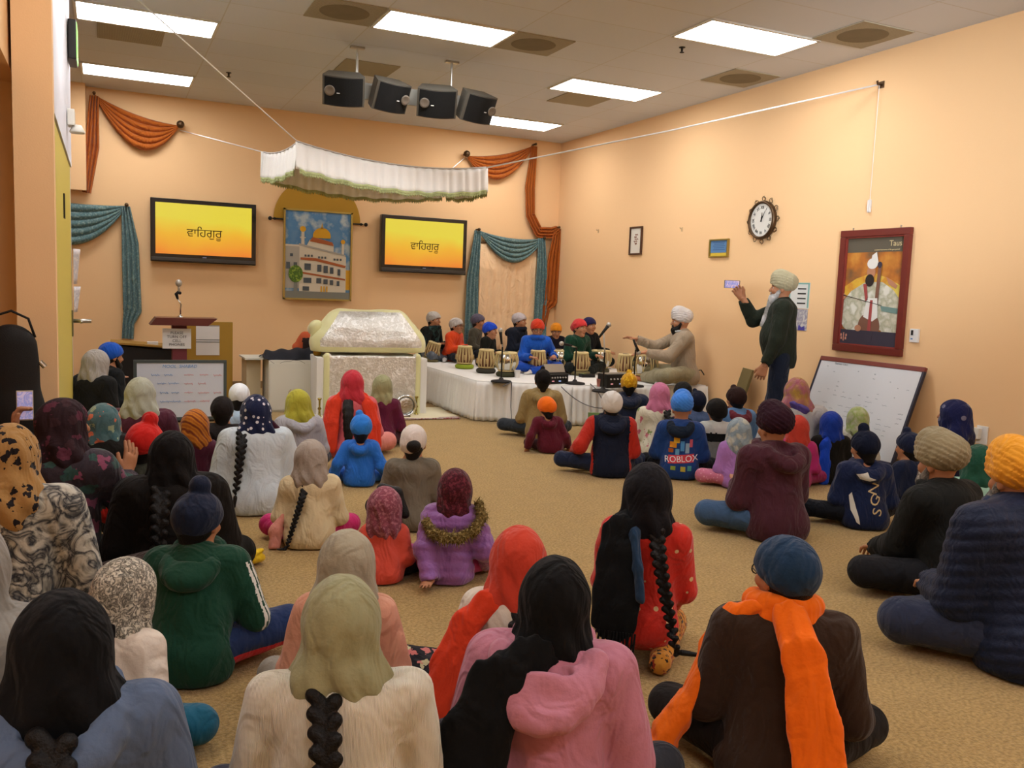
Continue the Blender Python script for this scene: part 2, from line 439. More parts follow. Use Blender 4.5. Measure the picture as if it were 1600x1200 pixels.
def vent_mat():
    m = bpy.data.materials.new('perforated_vent'); m.use_nodes = True; nt = m.node_tree; N = nt.nodes; L = nt.links; b = N['Principled BSDF']
    tc = N.new('ShaderNodeTexCoord'); v = N.new('ShaderNodeTexVoronoi'); v.inputs['Scale'].default_value = 110; v.inputs['Randomness'].default_value = 0
    L.new(tc.outputs['Object'], v.inputs['Vector']); r = N.new('ShaderNodeValToRGB')
    r.color_ramp.elements[0].position = .3; r.color_ramp.elements[0].color = (*hexc('#3c372b'), 1); r.color_ramp.elements[1].position = .4; r.color_ramp.elements[1].color = (*hexc('#aaa088'), 1)
    L.new(v.outputs['Distance'], r.inputs['Fac']); L.new(r.outputs['Color'], b.inputs['Base Color']); b.inputs['Roughness'].default_value = .7
    return m
VENT = vent_mat(); DUST = mat('dusty_disc', '#7b715b', .9, vary=.15)
for x, y, dark, l in ((1.9, 7.76, 1, 'dusty perforated ceiling vent left of the front light panel, near the top of the picture'),
                (3.72, 7.76, 1, 'perforated ceiling vent with dark round centre right of the front light panel'),
                (6.03, 5.93, 1, 'stained ceiling vent beside the nearest right-hand light panel'),
                (6.15, 7.71, 1, 'perforated ceiling vent close to the right wall above the clock'),
                (5.25, 9.6, 0, 'perforated ceiling vent behind the middle right-hand light panel'),
                (2.6, 9.6, 0, 'pale ceiling vent half hidden behind the hanging loudspeakers'),
                (.25, 9.6, 0, 'perforated ceiling vent between the two left-hand light panels')):
    o = empty('ceiling_vent', (x, y, CEIL), 0, l, 'ceiling vent', 'perforated ceiling vents')
    MB().box((0, 0, -.006), (.59, .59, .01)).build('grille', VENT, o)
    if dark: MB().lathe([(.215, 0), (.20, -.002), (.10, -.003), (.02, -.0035)], c=(0, 0, -.011)).build('diffuser_disc', DUST, o)
for x, y, l in ((4.96, 7.1, 'small ceiling sprinkler just left of the nearest right light panel'), (1.3, 10.7, 'small ceiling sprinkler on the bare tiles at the left'), (4.66, 10.9, 'small ceiling sprinkler by the rearmost light panel')):
    o = empty('ceiling_sprinkler', (x, y, CEIL), 0, l, 'sprinkler', 'ceiling sprinklers')
    MB().lathe([(.03, 0), (.03, -.006), (.012, -.01), (.01, -.04), (.022, -.045), (.022, -.05), (.004, -.055)], n=12).build('sprinkler_head', DARKM, o)

# ------------------------------------------------------------------ things on the left doorway wall
o = empty('exit_sign', (-.25, 8.05, 3.32), 0, 'dark edge-on exit sign glowing green above the yellow door', 'exit sign')
MB().box((.035, 0, 0), (.06, .34, .30), bev=.008).build('housing', DARKM, o)
MB().box((.067, 0, 0), (.006, .31, .27)).build('sign_face', mat('exit_green', '#6fae5a', .4, emit=(hexc('#9be86a'), .8)), o)
place_text('lettering', 'EXIT', .13, mat('exit_letters', '#f2f6ee', .5), o, Matrix.Translation((.071, 0, 0)) @ Matrix.Rotation(PI/2, 4, 'Z') @ Matrix.Rotation(PI/2, 4, 'X'))
o = empty('emergency_light', (-.25, 7.6, 2.62), 0, 'small white emergency lamp on the wall above the yellow door', 'emergency light')
MB().box((.03, 0, .05), (.05, .16, .12), bev=.01).build('housing', FRAME_W, o)
MB().lathe([(.03, 0), (.055, -.05), (.05, -.06)], c=(.07, -.02, 0)).build('lamp_head', FRAME_W, o, smooth=True)
PAPER = mat('white_paper', '#dcdad6', .8)
for i, (z, h, c, l) in enumerate(((1.56, .30, '#d9cfc6', 'upper paper taped to the edge of the yellow door'), (1.28, .22, '#e3dedc', 'lower paper taped to the edge of the yellow door'))):
    a = MB().grid(lambda u, v: Vector((-.255+.012+.05*math.sin(u*2.2)*(.4+v*.6), 8.62-.05+u*.0-.20+u*.2, z-h/2+v*h)), 8, 6).build('door_notice', mat('notice'+str(i), c, .8, pattern=('blotch', 14, '#b9b6bd', c)), smooth=True, solid=.003)
    tag(a, l, 'paper', 'papers taped on the door')

# ------------------------------------------------------------------ cloth drapes on the back wall
BRASS = mat('dark_bronze', '#5a4632', .4, .8)
OR_CL = cloth('#a8581c', 'swag', bump=('noise', 60, .4)); TEAL_CL = cloth('#5f7f80', 'swag', pattern=('weave', 40, '#587478', '#7d9690'))
def swag(name, p0, p1, lowest, label, group, m, folds=5, y=YB-.06, top_sag=.06, parent=None, tails=()):
    """cloth hung between two pegs: stacked catenary folds; tails are hanging strips"""
    root = empty(name, (p0[0], y, 0), 0, label, 'drape', group)
    def top(u): return Vector((p0[0]+(p1[0]-p0[0])*u, 0, p0[1]+(p1[1]-p0[1])*u-top_sag*4*u*(1-u)))
    mu = (lowest[0]-p0[0])/(p1[0]-p0[0])
    ex = math.log(.5)/math.log(min(.85, max(.15, mu)))
    d_low = (p0[1]+(p1[1]-p0[1])*mu)-lowest[1]
    def fn(u, v):
        t = top(u); s = math.sin(PI*u**ex)**.85
        z = t.z-(d_low-top_sag)*s*v
        yy = -.05*s*abs(math.sin(v*PI*folds))**.7-.03*s*v
        return Vector((t.x-p0[0], yy, z))
    MB().grid(fn, 40, folds*8).build('swag_cloth', m, root, smooth=True, solid=.006)
    for tl in tails: hang(root, tl, m, p0[0])
    return root
def hang(root, path, m, x0, name='hanging_tail'):
    """path: list of (x, z, width)"""
    pts = path; n = 14*(len(pts)-1)
    def ev(t):
        f = t*(len(pts)-1); i = min(int(f), len(pts)-2); a = f-i; a = a*a*(3-2*a) if len(pts) > 2 else a
        return [pts[i][k]*(1-a)+pts[i+1][k]*a for k in range(3)]
    def fn(u, v):
        x, z, w_ = ev(u); x2, z2, _ = ev(min(1, u+.02)); x3, z3, _ = ev(max(0, u-.02))
        tx, tz = x2-x3, z2-z3; L_ = math.hypot(tx, tz) or 1; nx, nz = -tz/L_, tx/L_
        s = (v-.5)*w_
        return Vector((x-x0+nx*s, -.02-.022*math.sin(v*PI*7+u*1.5)-.012*math.sin(u*8), z+nz*s))
    return MB().grid(fn, n, 28).build(name, m, root, smooth=True, solid=.006)
def peg(root, x, z, x0, r=.035):
    MB().tube([(x-x0, .06, z), (x-x0, -.05, z)], .014).sphere((x-x0, -.06, z), r).build('peg', BRASS, root, smooth=True)
G = 'cloth drapes hung on the back wall'
r = swag('orange_drape', (-.10, 3.74), (.90, 3.47), (.42, 3.12), 'orange cloth drape swagged near the ceiling at the left of the back wall', G, OR_CL, tails=[[(-.10, 3.72, .10), (-.13, 3.1, .16), (-.20, 2.52, .10)]])
peg(r, -.10, 3.75, -.10, .02); peg(r, .91, 3.48, -.10, .05)
r = swag('teal_drape', (-1.3, 2.5), (.26, 2.39), (-.42, 1.86), 'grey-teal cloth drape with a long tail at the far left of the back wall', G, TEAL_CL, tails=[[(.25, 2.38, .10), (.30, 1.9, .2), (.32, 1.05, .22), (.27, .88, .14), (.26, .68, .14)]])
peg(r, .26, 2.40, -1.3, .025)
r = swag('orange_drape', (4.94, 3.48), (6.05, 3.74), (5.48, 3.18), 'orange cloth drape that falls in a long tail beside the corner at the right', G, OR_CL,
     tails=[[(6.05, 3.73, .10), (6.00, 3.1, .17), (6.03, 2.68, .16), (6.20, 2.42, .17), (6.42, 2.43, .17), (6.52, 2.50, .10)], [(6.52, 2.5, .12), (6.47, 2.0, .22), (6.46, 1.35, .24), (6.38, 1.25, .14), (6.34, .95, .10)]])
peg(r, 4.92, 3.50, 4.94, .05); peg(r, 6.06, 3.76, 4.94, .02); peg(r, 6.53, 2.52, 4.94, .02)
r = swag('teal_drape', (5.17, 2.39), (6.28, 2.33), (5.75, 1.93), 'grey-teal cloth drape swagged over the peach curtain beside the corner', G, TEAL_CL,
     tails=[[(5.15, 2.38, .10), (5.10, 1.7, .20), (5.10, .5, .26)], [(6.24, 2.33, .12), (6.28, 1.6, .22), (6.28, .6, .26)]])
peg(r, 5.16, 2.40, 5.17, .025); peg(r, 6.28, 2.34, 5.17, .025)
PEACH = cloth('#e9c59a', 'curtain')
c = empty('peach_curtain', (5.7, YB-.05, 0), 0, 'thin peach curtain hanging in narrow folds under the teal swag', 'curtain')
MB().grid(lambda u, v: Vector((-.48+.96*u, .006*math.sin(u*PI*15), 2.2-1.85*v)), 150, 4).build('curtain_cloth', PEACH, c, smooth=True, solid=.003)
MB().tube([(-.52, 0, 2.21), (.52, 0, 2.21)], .012).build('curtain_rod', BRASS, c)

# ------------------------------------------------------------------ mustard half-round, framed building photograph
MUST = mat('mustard_board', '#b0862a', .8, vary=.04)
o = empty('half_round_panel', (2.73, YB, 2.36), 0, 'mustard half-round panel with a dark rod behind the framed picture', 'wall panel')
MB().prism([(.61*math.cos(a*PI/40), .60*math.sin(a*PI/40)) for a in range(41)], (0, -.005, 0), (1, 0, 0), (0, 0, 1), .03).build('panel', MUST, o)
MB().tube([(-.63, -.048, 0), (.65, -.048, 0)], .011).sphere((-.66, -.048, 0), .028).sphere((.69, -.048, 0), .028).sphere((-.6, -.048, 0), .02).sphere((.62, -.048, 0), .02).build('rod', DARKM, o, smooth=True)
def flat(b, poly, m_i, lift):    # poly in picture metres, origin lower left
    b.prism(poly, (0, -lift, 0), (1, 0, 0), (0, 0, 1), .0015, mi=m_i)
def rect(x0, y0, x1, y1): return [(x0, y0), (x1, y0), (x1, y1), (x0, y1)]
def disc(cx, cy, rx, ry=None, a0=0, a1=2*PI, n=28): return [(cx+rx*math.cos(a0+(a1-a0)*i/n), cy+(ry or rx)*math.sin(a0+(a1-a0)*i/n)) for i in range(n+ (0 if abs(a1-a0-2*PI) < 1e-6 else 1))]
o = empty('framed_picture', (2.245, YB-.09, 1.255), 0, 'gold-framed picture of a white domed building between the two screens', 'picture')
W, H = .965, 1.255
f = MB()
for c_, d_ in (((W/2, 0, .012), (W, .05, .024)), ((W/2, 0, H-.012), (W, .05, .024)), ((.012, 0, H/2), (.024, .05, H)), ((W-.012, 0, H/2), (.024, .05, H))): f.box(c_, d_)
f.build('frame', mat('thin_gold', '#a8904a', .35, .7), o)
pm = [mat('pic_sky', '#5f86a8', .5, pattern=('weave', 5, '#4f7ea6', '#a9b4b4')), mat('pic_white', '#cfc4ac', .6), mat('pic_shade', '#a8a294', .6), mat('pic_gold', '#d09a1e', .5), mat('pic_red', '#a5592c', .6), mat('pic_glass', '#4d5356', .6), mat('pic_leaf', '#5d7d22', .7, pattern=('weave', 30, '#3c5a20', '#8aa33a')), mat('pic_ground', '#7c7b70', .7)]
b = MB()
flat(b, rect(.02, .02, W-.02, H-.02), 0, .004)
flat(b, rect(.02, .16, .235, .76), 2, .0065); flat(b, rect(.02, .74, .235, .765), 1, .0085)
flat(b, [(.22, .1), (.88, .1), (.88, .62), (.83, .66), (.22, .78)], 1, .009)
flat(b, [(.31, .74), (.70, .66), (.70, .79), (.45, .86), (.36, .84)], 1, .011)
flat(b, disc(.53, .90, .125, .115, -.25, PI+.25), 3, .013); flat(b, [(.36, .82), (.70, .77), (.68, .82), (.55, .85), (.40, .88)], 4, .0145)
flat(b, [(.515, 1.0), (.545, 1.0), (.532, 1.09)], 3, .013)
flat(b, rect(.245, .76, .285, .97), 1, .012); flat(b, disc(.265, .985, .042, .04), 3, .0135); flat(b, rect(.225, .86, .305, .872), 1, .014)
flat(b, rect(.815, .64, .85, .82), 1, .012); flat(b, disc(.832, .835, .032, .032), 3, .0135)
flat(b, [(.21, .755), (.87, .63), (.87, .655), (.21, .785)], 2, .0145)
flat(b, [(.235, .56), (.45, .55), (.86, .47), (.88, .5), (.45, .59), (.235, .59)], 4, .0145)
flat(b, [(.235, .37), (.87, .29), (.87, .315), (.235, .395)], 4, .0145)
for i in range(3):
    for bx in (.29, .48, .70): flat(b, rect(bx+i*.045, .63-bx*.09, bx+.025+i*.045, .66-bx*.09), 5, .016)
for x0, y0, x1, y1 in ((.29, .42, .38, .51), (.47, .40, .53, .50), (.56, .39, .62, .49), (.65, .38, .70, .47), (.76, .36, .80, .45), (.28, .24, .39, .31), (.46, .24, .53, .31), (.56, .23, .62, .30), (.65, .22, .70, .29), (.75, .21, .79, .28), (.27, .13, .36, .19), (.04, .43, .09, .52), (.14, .43, .19, .52), (.09, .60, .13, .64)):
    flat(b, rect(x0, y0, x1, y1), 5, .016)
for x in (.52, .56, .60): flat(b, rect(x, .12, x+.02, .2), 3, .016)
flat(b, rect(.88, .16, W-.02, .44), 3, .008); flat(b, rect(.02, .02, W-.02, .12), 7, .0165)
flat(b, disc(.17, .36, .10, .12), 6, .018); flat(b, [(.14, .10), (.20, .10), (.19, .28), (.15, .28)], 7, .0175)
b.build('printed_scene', pm, o)

# ------------------------------------------------------------------ two wall screens
def screen_mat():
    m = bpy.data.materials.new('glowing_screen'); m.use_nodes = True; nt = m.node_tree; N = nt.nodes; L = nt.links; b = N['Principled BSDF']
    tc = N.new('ShaderNodeTexCoord'); sp = N.new('ShaderNodeSeparateXYZ'); L.new(tc.outputs['Generated'], sp.inputs[0])
    n = N.new('ShaderNodeTexNoise'); n.inputs['Scale'].default_value = 1.3; L.new(tc.outputs['Object'], n.inputs['Vector'])
    ad = N.new('ShaderNodeMath'); ad.operation = 'MULTIPLY_ADD'; L.new(n.outputs['Fac'], ad.inputs[0]); ad.inputs[1].default_value = .7; L.new(sp.outputs[2], ad.inputs[2])
    r = N.new('ShaderNodeValToRGB'); e = r.color_ramp.elements
    e[0].position = .35; e[0].color = (*hexc('#ff8a2a'), 1); e[1].position = 1.0; e[1].color = (*hexc('#f5e040'), 1)
    k = e.new(.75); k.color = (*hexc('#ffbf2c'), 1)
    L.new(ad.outputs[0], r.inputs['Fac']); L.new(r.outputs['Color'], b.inputs['Emission Color']); b.inputs['Emission Strength'].default_value = .46
    b.inputs['Base Color'].default_value = (.02, .02, .02, 1); b.inputs['Roughness'].default_value = .25
    return m
SCREEN = screen_mat(); GLOSS = mat('gloss_black', '#161312', .25, coat=.5)
for x, l in ((1.205, 'glowing orange wall screen left of the building picture'), (4.29, 'glowing orange wall screen right of the building picture')):
    o = empty('wall_screen', (x, YB-.09, 2.11), 0, l, 'television', 'wall mounted screens')
    MB().box((0, 0, 0), (1.33, .10, .82), bev=.012).build('housing', GLOSS, o)
    MB().box((0, .06, 0), (.4, .07, .3)).build('wall_bracket', DARKM, o)
    MB().box((0, -.052, .025), (1.21, .008, .66)).build('display', SCREEN, o)
    MB().box((0, -.055, -.372), (1.31, .02, .045), bev=.006).build('speaker_strip', mat('graphite', '#4a4743', .35, .5), o)
    MB().box((0, -.054, -.335), (.05, .004, .01)).build('maker_plate', mat('steel_blue', '#8690b0', .4), o)
    place_text('screen_writing', '\u0a35\u0a3e\u0a3f\u0a39\u0a17\u0a41\u0a30\u0a42', .15, mat('black_text', '#2b1c0a', .8), o, T_back(0, -.058, -.02))

# ------------------------------------------------------------------ hanging canopy with pleated valance
CANO = mat('canopy_white', '#f0eee8', .7, bump=('noise', 200, .2), sheen=.3); TRIM = mat('canopy_green_trim', '#a9b07c', .8, vary=.3); CANO_IN = mat('canopy_lining', '#cfc3a2', .8)
FL, FR, BR, BL = Vector((1.75, 8.96, 2.88)), Vector((3.96, 9.38, 2.88)), Vector((3.80, 10.30, 2.88)), Vector((1.57, 9.91, 2.88))
cn = empty('canopy', (2.77, 9.64, 0), 0, 'white hanging cloth canopy with pleated valance and green fringe above the altar', 'canopy')
off = Vector((2.77, 9.64, 0))
def edge(a, b, sag): return lambda u: a+(b-a)*u-off-Vector((0, 0, sag*4*u*(1-u)))
E4 = [edge(FL, FR, .10), edge(FR, BR, .04), edge(BR, BL, .10), edge(BL, FL, .05)]
for i, (e, a, b_) in enumerate(zip(E4, (FL, FR, BR, BL), (FR, BR, BL, FL))):
    d_ = (b_-a).normalized(); nrm = Vector((d_.y, -d_.x, 0)); Lh = (b_-a).length
    hh = .27
    def fn(u, v, e=e, nrm=nrm, Lh=Lh, hh=hh, d_=d_):
        ph = u*Lh/.105*2*PI
        return e(u)+nrm*(.011*math.sin(ph)*(.4+.6*v)+.025*v)+d_*(.01*math.sin(ph*.5+1))-Vector((0, 0, hh*v+.008*math.sin(ph*.37)*v))
    MB().grid(lambda u, v: fn(-.012+1.024*u, v), int(Lh/.012), 6).build('valance', CANO, cn, smooth=True, solid=.003)
    MB().grid(lambda u, v: fn(u, 1)+nrm*.006+Vector((0, 0, .012-.03*v)), int(Lh/.012), 2).build('green_trim', TRIM, cn, smooth=True, solid=.004)
    MB().grid(lambda u, v: fn(u, 1)+nrm*(.006+.004*math.sin(u*900))+Vector((0, 0, -.012-v*(.026+.012*math.sin(u*Lh*260)))), int(Lh/.006), 2).build('fringe', TRIM, cn, smooth=True, solid=.003)
    MB().tube([e(k/24)+Vector((0, 0, .004)) for k in range(25)], .009, n=8).build('edge_cord', mat('grey_cord', '#b5aea6', .6), cn, smooth=True)
MB().grid(lambda u, v: (E4[0](u)*(1-v)+E4[2](1-u)*v)*1.0+Vector((0, 0, -.10*math.sin(PI*v)*(1-abs(2*u-1)*.3))), 24, 12).build('canopy_top', CANO_IN, cn, smooth=True, solid=.004)
CORD = mat('white_cord', '#e6e0da', .7)
def cord(label, *pts, r=.006, m=CORD, name='cord'):
    return MB().tube([Vector(q)-off for q in pts], r, n=6).build(name, m, cn, smooth=True)
cord('white cord from the canopy front corner up over the left light panels', FL, at(200, -14, 3.83))
cord('white cord from the canopy rear left corner to the orange drape knob', BL, (.91, YB-.02, 3.42))
cord('white cord from the canopy rear right corner to the right orange drape', BR, (4.92, YB-.02, 3.45))
cord('long white cord from the canopy front right corner to the hook on the right wall', FR, (5.3, 7.75, 3.2), (XR-.03, 6.18, 3.53), r=.008)
o = empty('cord_hook', (XR, 6.18, 3.53), 0, 'small metal hook high on the right wall holding the canopy cord', 'hook')
MB().tube([(0, 0, 0), (-.05, 0, 0), (-.06, 0, .03)], .01).box((-.005, 0, 0), (.01, .06, .06)).build('hook_body', BRASS, o)

o = empty('wall_cleat', (XR, 6.2, 2.42), 0, 'small white cord cleat on the right wall above the red-framed painting', 'cleat')
MB().tube([(-.012, 0, .05), (-.03, -.02, 1.11)], .003, n=6).build('pull_line', CORD, o)
MB().box((-.012, 0, 0), (.024, .03, .12), bev=.006).tube([(-.03, 0, .05), (-.03, 0, -.05)], .008).build('cleat_body', PAPER, o)
for y, z in ((11.25, 2.42), (9.18, 2.35)):
    o = empty('wall_nail', (XR, y, z), 0, 'bare hook on the right wall beside the tall framed script' if y > 10 else 'bare hook on the right wall left of the clock', 'nail')
    MB().tube([(0, 0, 0), (-.03, 0, 0), (-.035, 0, .015)], .006).box((-.004, 0, -.01), (.008, .02, .05)).build('nail_body', mat('pale_metal', '#c9a981', .5), o)

# ------------------------------------------------------------------ hanging loudspeakers
SPK = mat('speaker_black', '#26241f', .5); SPKTOP = mat('speaker_grey', '#57534a', .5); GRILLE = mat('speaker_grille', '#0f0f0e', .8, bump=('noise', 300, .5))
br = empty('speaker_bracket', (2.79, 8.70, 3.42), 0, 'grey ceiling bracket carrying the four black loudspeakers on two rods', 'bracket')
MB().box((0, .10, .0), (1.3, .03, .16)).build('crossbar', mat('bracket_grey', '#a6a59a', .5), br)
for sx in (-.5, .5):
    MB().tube([(sx, .10, .05), (sx, .10, CEIL-3.42)], .012).build('rod', STEEL, br)
    MB().box((sx, .1, CEIL-3.42-.012), (.14, .05, .02)).build('ceiling_clamp', STEEL, br)
for i, (sx, yw, wd) in enumerate(((-.68, -20, .40), (-.23, 20, .38), (.27, -20, .40), (.70, 20, .38))):
    names = ['black loudspeaker at the left end of the ceiling bracket', 'black loudspeaker second from the left on the ceiling bracket', 'black loudspeaker third from the left on the ceiling bracket', 'black loudspeaker at the right end of the ceiling bracket']
    o = empty('loudspeaker', (2.79+sx, 8.60, 3.37), 0, names[i], 'loudspeaker', 'loudspeakers on the ceiling bracket')
    o.rotation_euler = Matrix.Rotation(math.radians(yw), 3, 'Z').to_4x4().to_3x3().to_euler(); o.rotation_euler = (Matrix.Rotation(math.radians(yw*.7), 3, 'Z') @ Matrix.Rotation(math.radians(26), 3, 'X')).to_euler()
    def outline(s, inset=0.):
        pts = [(-wd/2*.72, .12), (wd/2*.72, .12), (wd/2, -.05+inset)]
        for k in range(9):
            t = k/8; pts.append((wd/2-wd*t, -.07+inset-.05*math.sin(PI*t)))
        pts.append((-wd/2, -.05+inset)); return pts
    MB().prism(outline(1), (0, 0, -.14), (1, 0, 0), (0, 1, 0), .28).build('cabinet', SPKTOP, o)
    g = MB()
    g.grid(lambda u, v: Vector((-wd/2+.02+(wd-.04)*u, -.079-.05*math.sin(PI*(.03+.94*u)), -.13+.26*v)), 14, 3)
    g.build('grille', GRILLE, o, solid=.008)
    s_ = -1 if yw < 0 else 1
    cx = s_*(wd/2-.07); MB().lathe([(.004, 0), (.03, .003), (.045, .008), (.05, 0)], c=(0, 0, 0)).build('driver', mat('driver_ring', '#7d7468', .4, .4), o, smooth=True).matrix_local = Matrix.Translation((cx, -.079-.05*math.sin(PI*(.5+cx/wd))-.022, .01)) @ Matrix.Rotation(PI/2, 4, 'X')
    MB().box((cx-s_*.08, -.079-.05*math.sin(PI*(.5+(cx-s_*.08)/wd))-.006, -.01), (.03, .004, .008)).build('maker_badge', PAPER, o)
    MB().box((0, .14, 0), (.10, .07, .08)).build('mounting_block', mat('bracket_grey2', '#8f8e84', .5), o)
# ------------------------------------------------------------------ right wall
# wall frames: local x runs along -Y (to the right in the picture), local y is up, things stand out towards -X
def wall_item(name, y, z, label, cat, group=None):
    o = empty(name, (XR, y, z), 0, label, cat, group); o.rotation_euler = (0, 0, -PI/2); return o   # local +X -> -Y, local -Y -> -X
MAHOG = mat('mahogany', '#6d2a22', .4, coat=.2)
def framed(o, w_, h_, fw, m, depth=.035):
    f = MB()
    for c_, d_ in (((0, -depth/2, h_/2-fw/2), (w_, depth, fw)), ((0, -depth/2, -h_/2+fw/2), (w_, depth, fw)), ((-w_/2+fw/2, -depth/2, 0), (fw, depth, h_-2*fw)), ((w_/2-fw/2, -depth/2, 0), (fw, depth, h_-2*fw))): f.box(c_, d_, bev=min(.008, fw/4))
    return f.build('frame', m, o)
o = wall_item('framed_painting', 6.09, 1.617, 'large red-framed painting of a seated white-robed musician on the right wall', 'painting')
framed(o, .82, 1.165, .065, MAHOG, .045)
f = MB()
for c_, d_ in (((0, -.02, .51), (.70, .02, .012)), ((0, -.02, -.51), (.70, .02, .012)), ((-.34, -.02, 0), (.012, .02, 1.02)), ((.34, -.02, 0), (.012, .02, 1.02))): f.box(c_, d_)
f.build('inner_moulding', mat('inner_red', '#8a3a30', .4), o)
pm = [mat('pt_sky', '#7a5838', .5, pattern=('weave', 4, '#b06a2a', '#c98a3a')), mat('pt_glow', '#d9b43c', .6, pattern=('weave', 5, '#c98a30', '#dcc658')), mat('pt_robe', '#c9c4ae', .7, pattern=('weave', 9, '#a9a78c', '#d8d5c6')), mat('pt_skin', '#b57f5f', .7), mat('pt_beard', '#2c231d', .8), mat('pt_wood', '#7b5442', .6), mat('pt_red', '#9c4440', .7), mat('pt_dark', '#3a3440', .7), mat('pt_green', '#6f8a82', .7), mat('pt_white', '#dedbd2', .7), mat('pt_top', '#5d5546', .7)]
b = MB()
flat(b, rect(-.345, -.52, .345, .52), 0, .008)
flat(b, rect(-.345, .37, .345, .52), 10, .0095)
flat(b, [(-.345, -.05), (.345, -.05), (.345, .05), (.2, .12), (0, .18), (-.2, .12), (-.345, .04)], 1, .010)
flat(b, [(-.345, -.30), (-.345, -.10), (-.25, .0), (-.08, .09), (.12, .09), (.25, .02), (.345, -.08), (.345, -.34), (.1, -.36), (-.3, -.36)], 2, .012)
flat(b, disc(-.22, -.27, .13, .11), 2, .0135); flat(b, disc(.24, -.30, .12, .10), 2, .0135)
flat(b, disc(-.02, .185, .05, .06), 3, .015); flat(b, disc(-.03, .105, .052, .058), 4, .0165)
flat(b, disc(-.01, .262, .062, .05), 9, .017); flat(b, [(-.03, .27), (.06, .27), (.03, .37), (-.02, .34)], 9, .0175)
flat(b, [(.05, -.12), (.09, -.12), (.10, .24), (.065, .24)], 5, .019); flat(b, disc(.08, .25, .025, .03), 7, .02)
flat(b, disc(.0, -.33, .13, .13), 5, .018); flat(b, [(-.07, -.24), (-.04, -.06), (.08, -.06), (.10, -.24), (.04, -.28)], 9, .0195)
flat(b, [(-.10, .07), (-.06, .07), (-.03, -.08), (-.06, -.09)], 6, .0195); flat(b, [(-.01, -.38), (.03, -.38), (.03, -.08), (.0, -.08)], 6, .021)
flat(b, [(-.34, -.035), (.14, -.125), (.14, -.13), (-.34, -.042)], 4, .022); flat(b, disc(-.335, -.05, .03, .03), 3, .021)
flat(b, [(.16, .14), (.24, .10), (.30, .06), (.28, .03), (.2, .07)], 3, .017)
flat(b, [(.12, -.13), (.345, -.15), (.345, -.20), (.14, -.18)], 8, .0165)
flat(b, rect(-.345, -.52, .345, -.37), 7, .0225); flat(b, [(-.12, -.41), (-.02, -.37), (.06, -.37), (.05, -.47), (-.02, -.50)], 7, .024); flat(b, disc(-.12, -.35, .04, .03), 3, .025)
b.build('painted_scene', pm, o)
EM = mat('pt_emblem', '#c9907a', .6); e = MB()
for i in range(5):
    a = -PI*.1+PI*1.2*i/4+PI; e.prism(disc(-.29+.034*math.cos(a), -.435+.034*math.sin(a), .009, .014), (0, -.025, 0), (1, 0, 0), (0, 0, 1), .002)
e.prism(rect(-.295, -.475, -.285, -.40), (0, -.025, 0), (1, 0, 0), (0, 0, 1), .002); e.build('emblem', EM, o)
GOLDT = mat('pt_gold_text', '#cdb98a', .6)
for n_, t, s, x, z in (('title', 'Taus', .075, .235, .445), ('subtitle', 'a musical instrument of the guru period', .018, .14, .39)):
    place_text(n_, t, s, GOLDT, o, Matrix.Translation((x, -.013, z)) @ Matrix.Rotation(PI/2, 4, 'X'))
for sx in (-.28, .28): MB().tube([(sx, -.01, .58), (sx, -.02, .605), (sx+.012, -.02, .60)], .004).build('hanging_eye', STEEL, o)

# clock with wrought scrollwork
o = wall_item('wall_clock', 7.67, 2.37, 'round wall clock with roman numerals and a bronze scrollwork rim', 'clock')
R90 = Matrix.Rotation(PI/2, 4, 'X')
def wl(mb, name, m, parent, loc, smooth=False):
    q = mb.build(name, m, parent, smooth=smooth); q.matrix_local = Matrix.Translation(loc) @ R90; return q
wl(MB().lathe([(.165, 0), (.205, .005), (.212, .03), (.205, .055), (.188, .06), (.178, .045)], n=48, cap=False), 'rim', BRASS, o, (0, 0, 0), True)
wl(MB().lathe([(.182, 0), (.182, .035)], n=48), 'dial', mat('clock_dial', '#d9d6cc', .5), o, (0, 0, 0))
INK = mat('ink', '#1d1a18', .7)
for i, n_ in enumerate(['XII', 'I', 'II', 'III', 'IIII', 'V', 'VI', 'VII', 'VIII', 'IX', 'X', 'XI']):
    a = PI/2-i*PI/6
    place_text('numeral', n_, .045, INK, o, Matrix.Translation((.135*math.cos(a), -.038, .135*math.sin(a))) @ R90 @ Matrix.Rotation(a-PI/2, 4, 'Z'))
for nm, a, l, w_ in (('hour_hand', math.radians(85), .08, .010), ('minute_hand', math.radians(60), .115, .007)):
    MB().prism([(-w_, -.02), (w_, -.02), (w_*.3, l), (-w_*.3, l)], (0, -.044, 0), (math.sin(a+PI/2-PI*0)*1, 0, -math.cos(a+PI/2)) if False else (math.sin(a), 0, -math.cos(a)), (math.cos(a), 0, math.sin(a)), -.002).build(nm, INK, o)
sc = MB()
for k in range(12):
    a0 = k*PI/6
    pts = []
    for t in range(15):
        ph = t/14*2.1*PI; rr = .028*(1-.45*t/14)
        pts.append(Vector((.232+rr*math.cos(ph)-.0, rr*math.sin(ph)*1.2, 0)))
    rot = Matrix.Rotation(a0, 3, 'Z'); sc.tube([rot @ p for p in pts], .004, n=5)
wl(sc, 'scrollwork', BRASS, o, (0, -.02, 0), True)
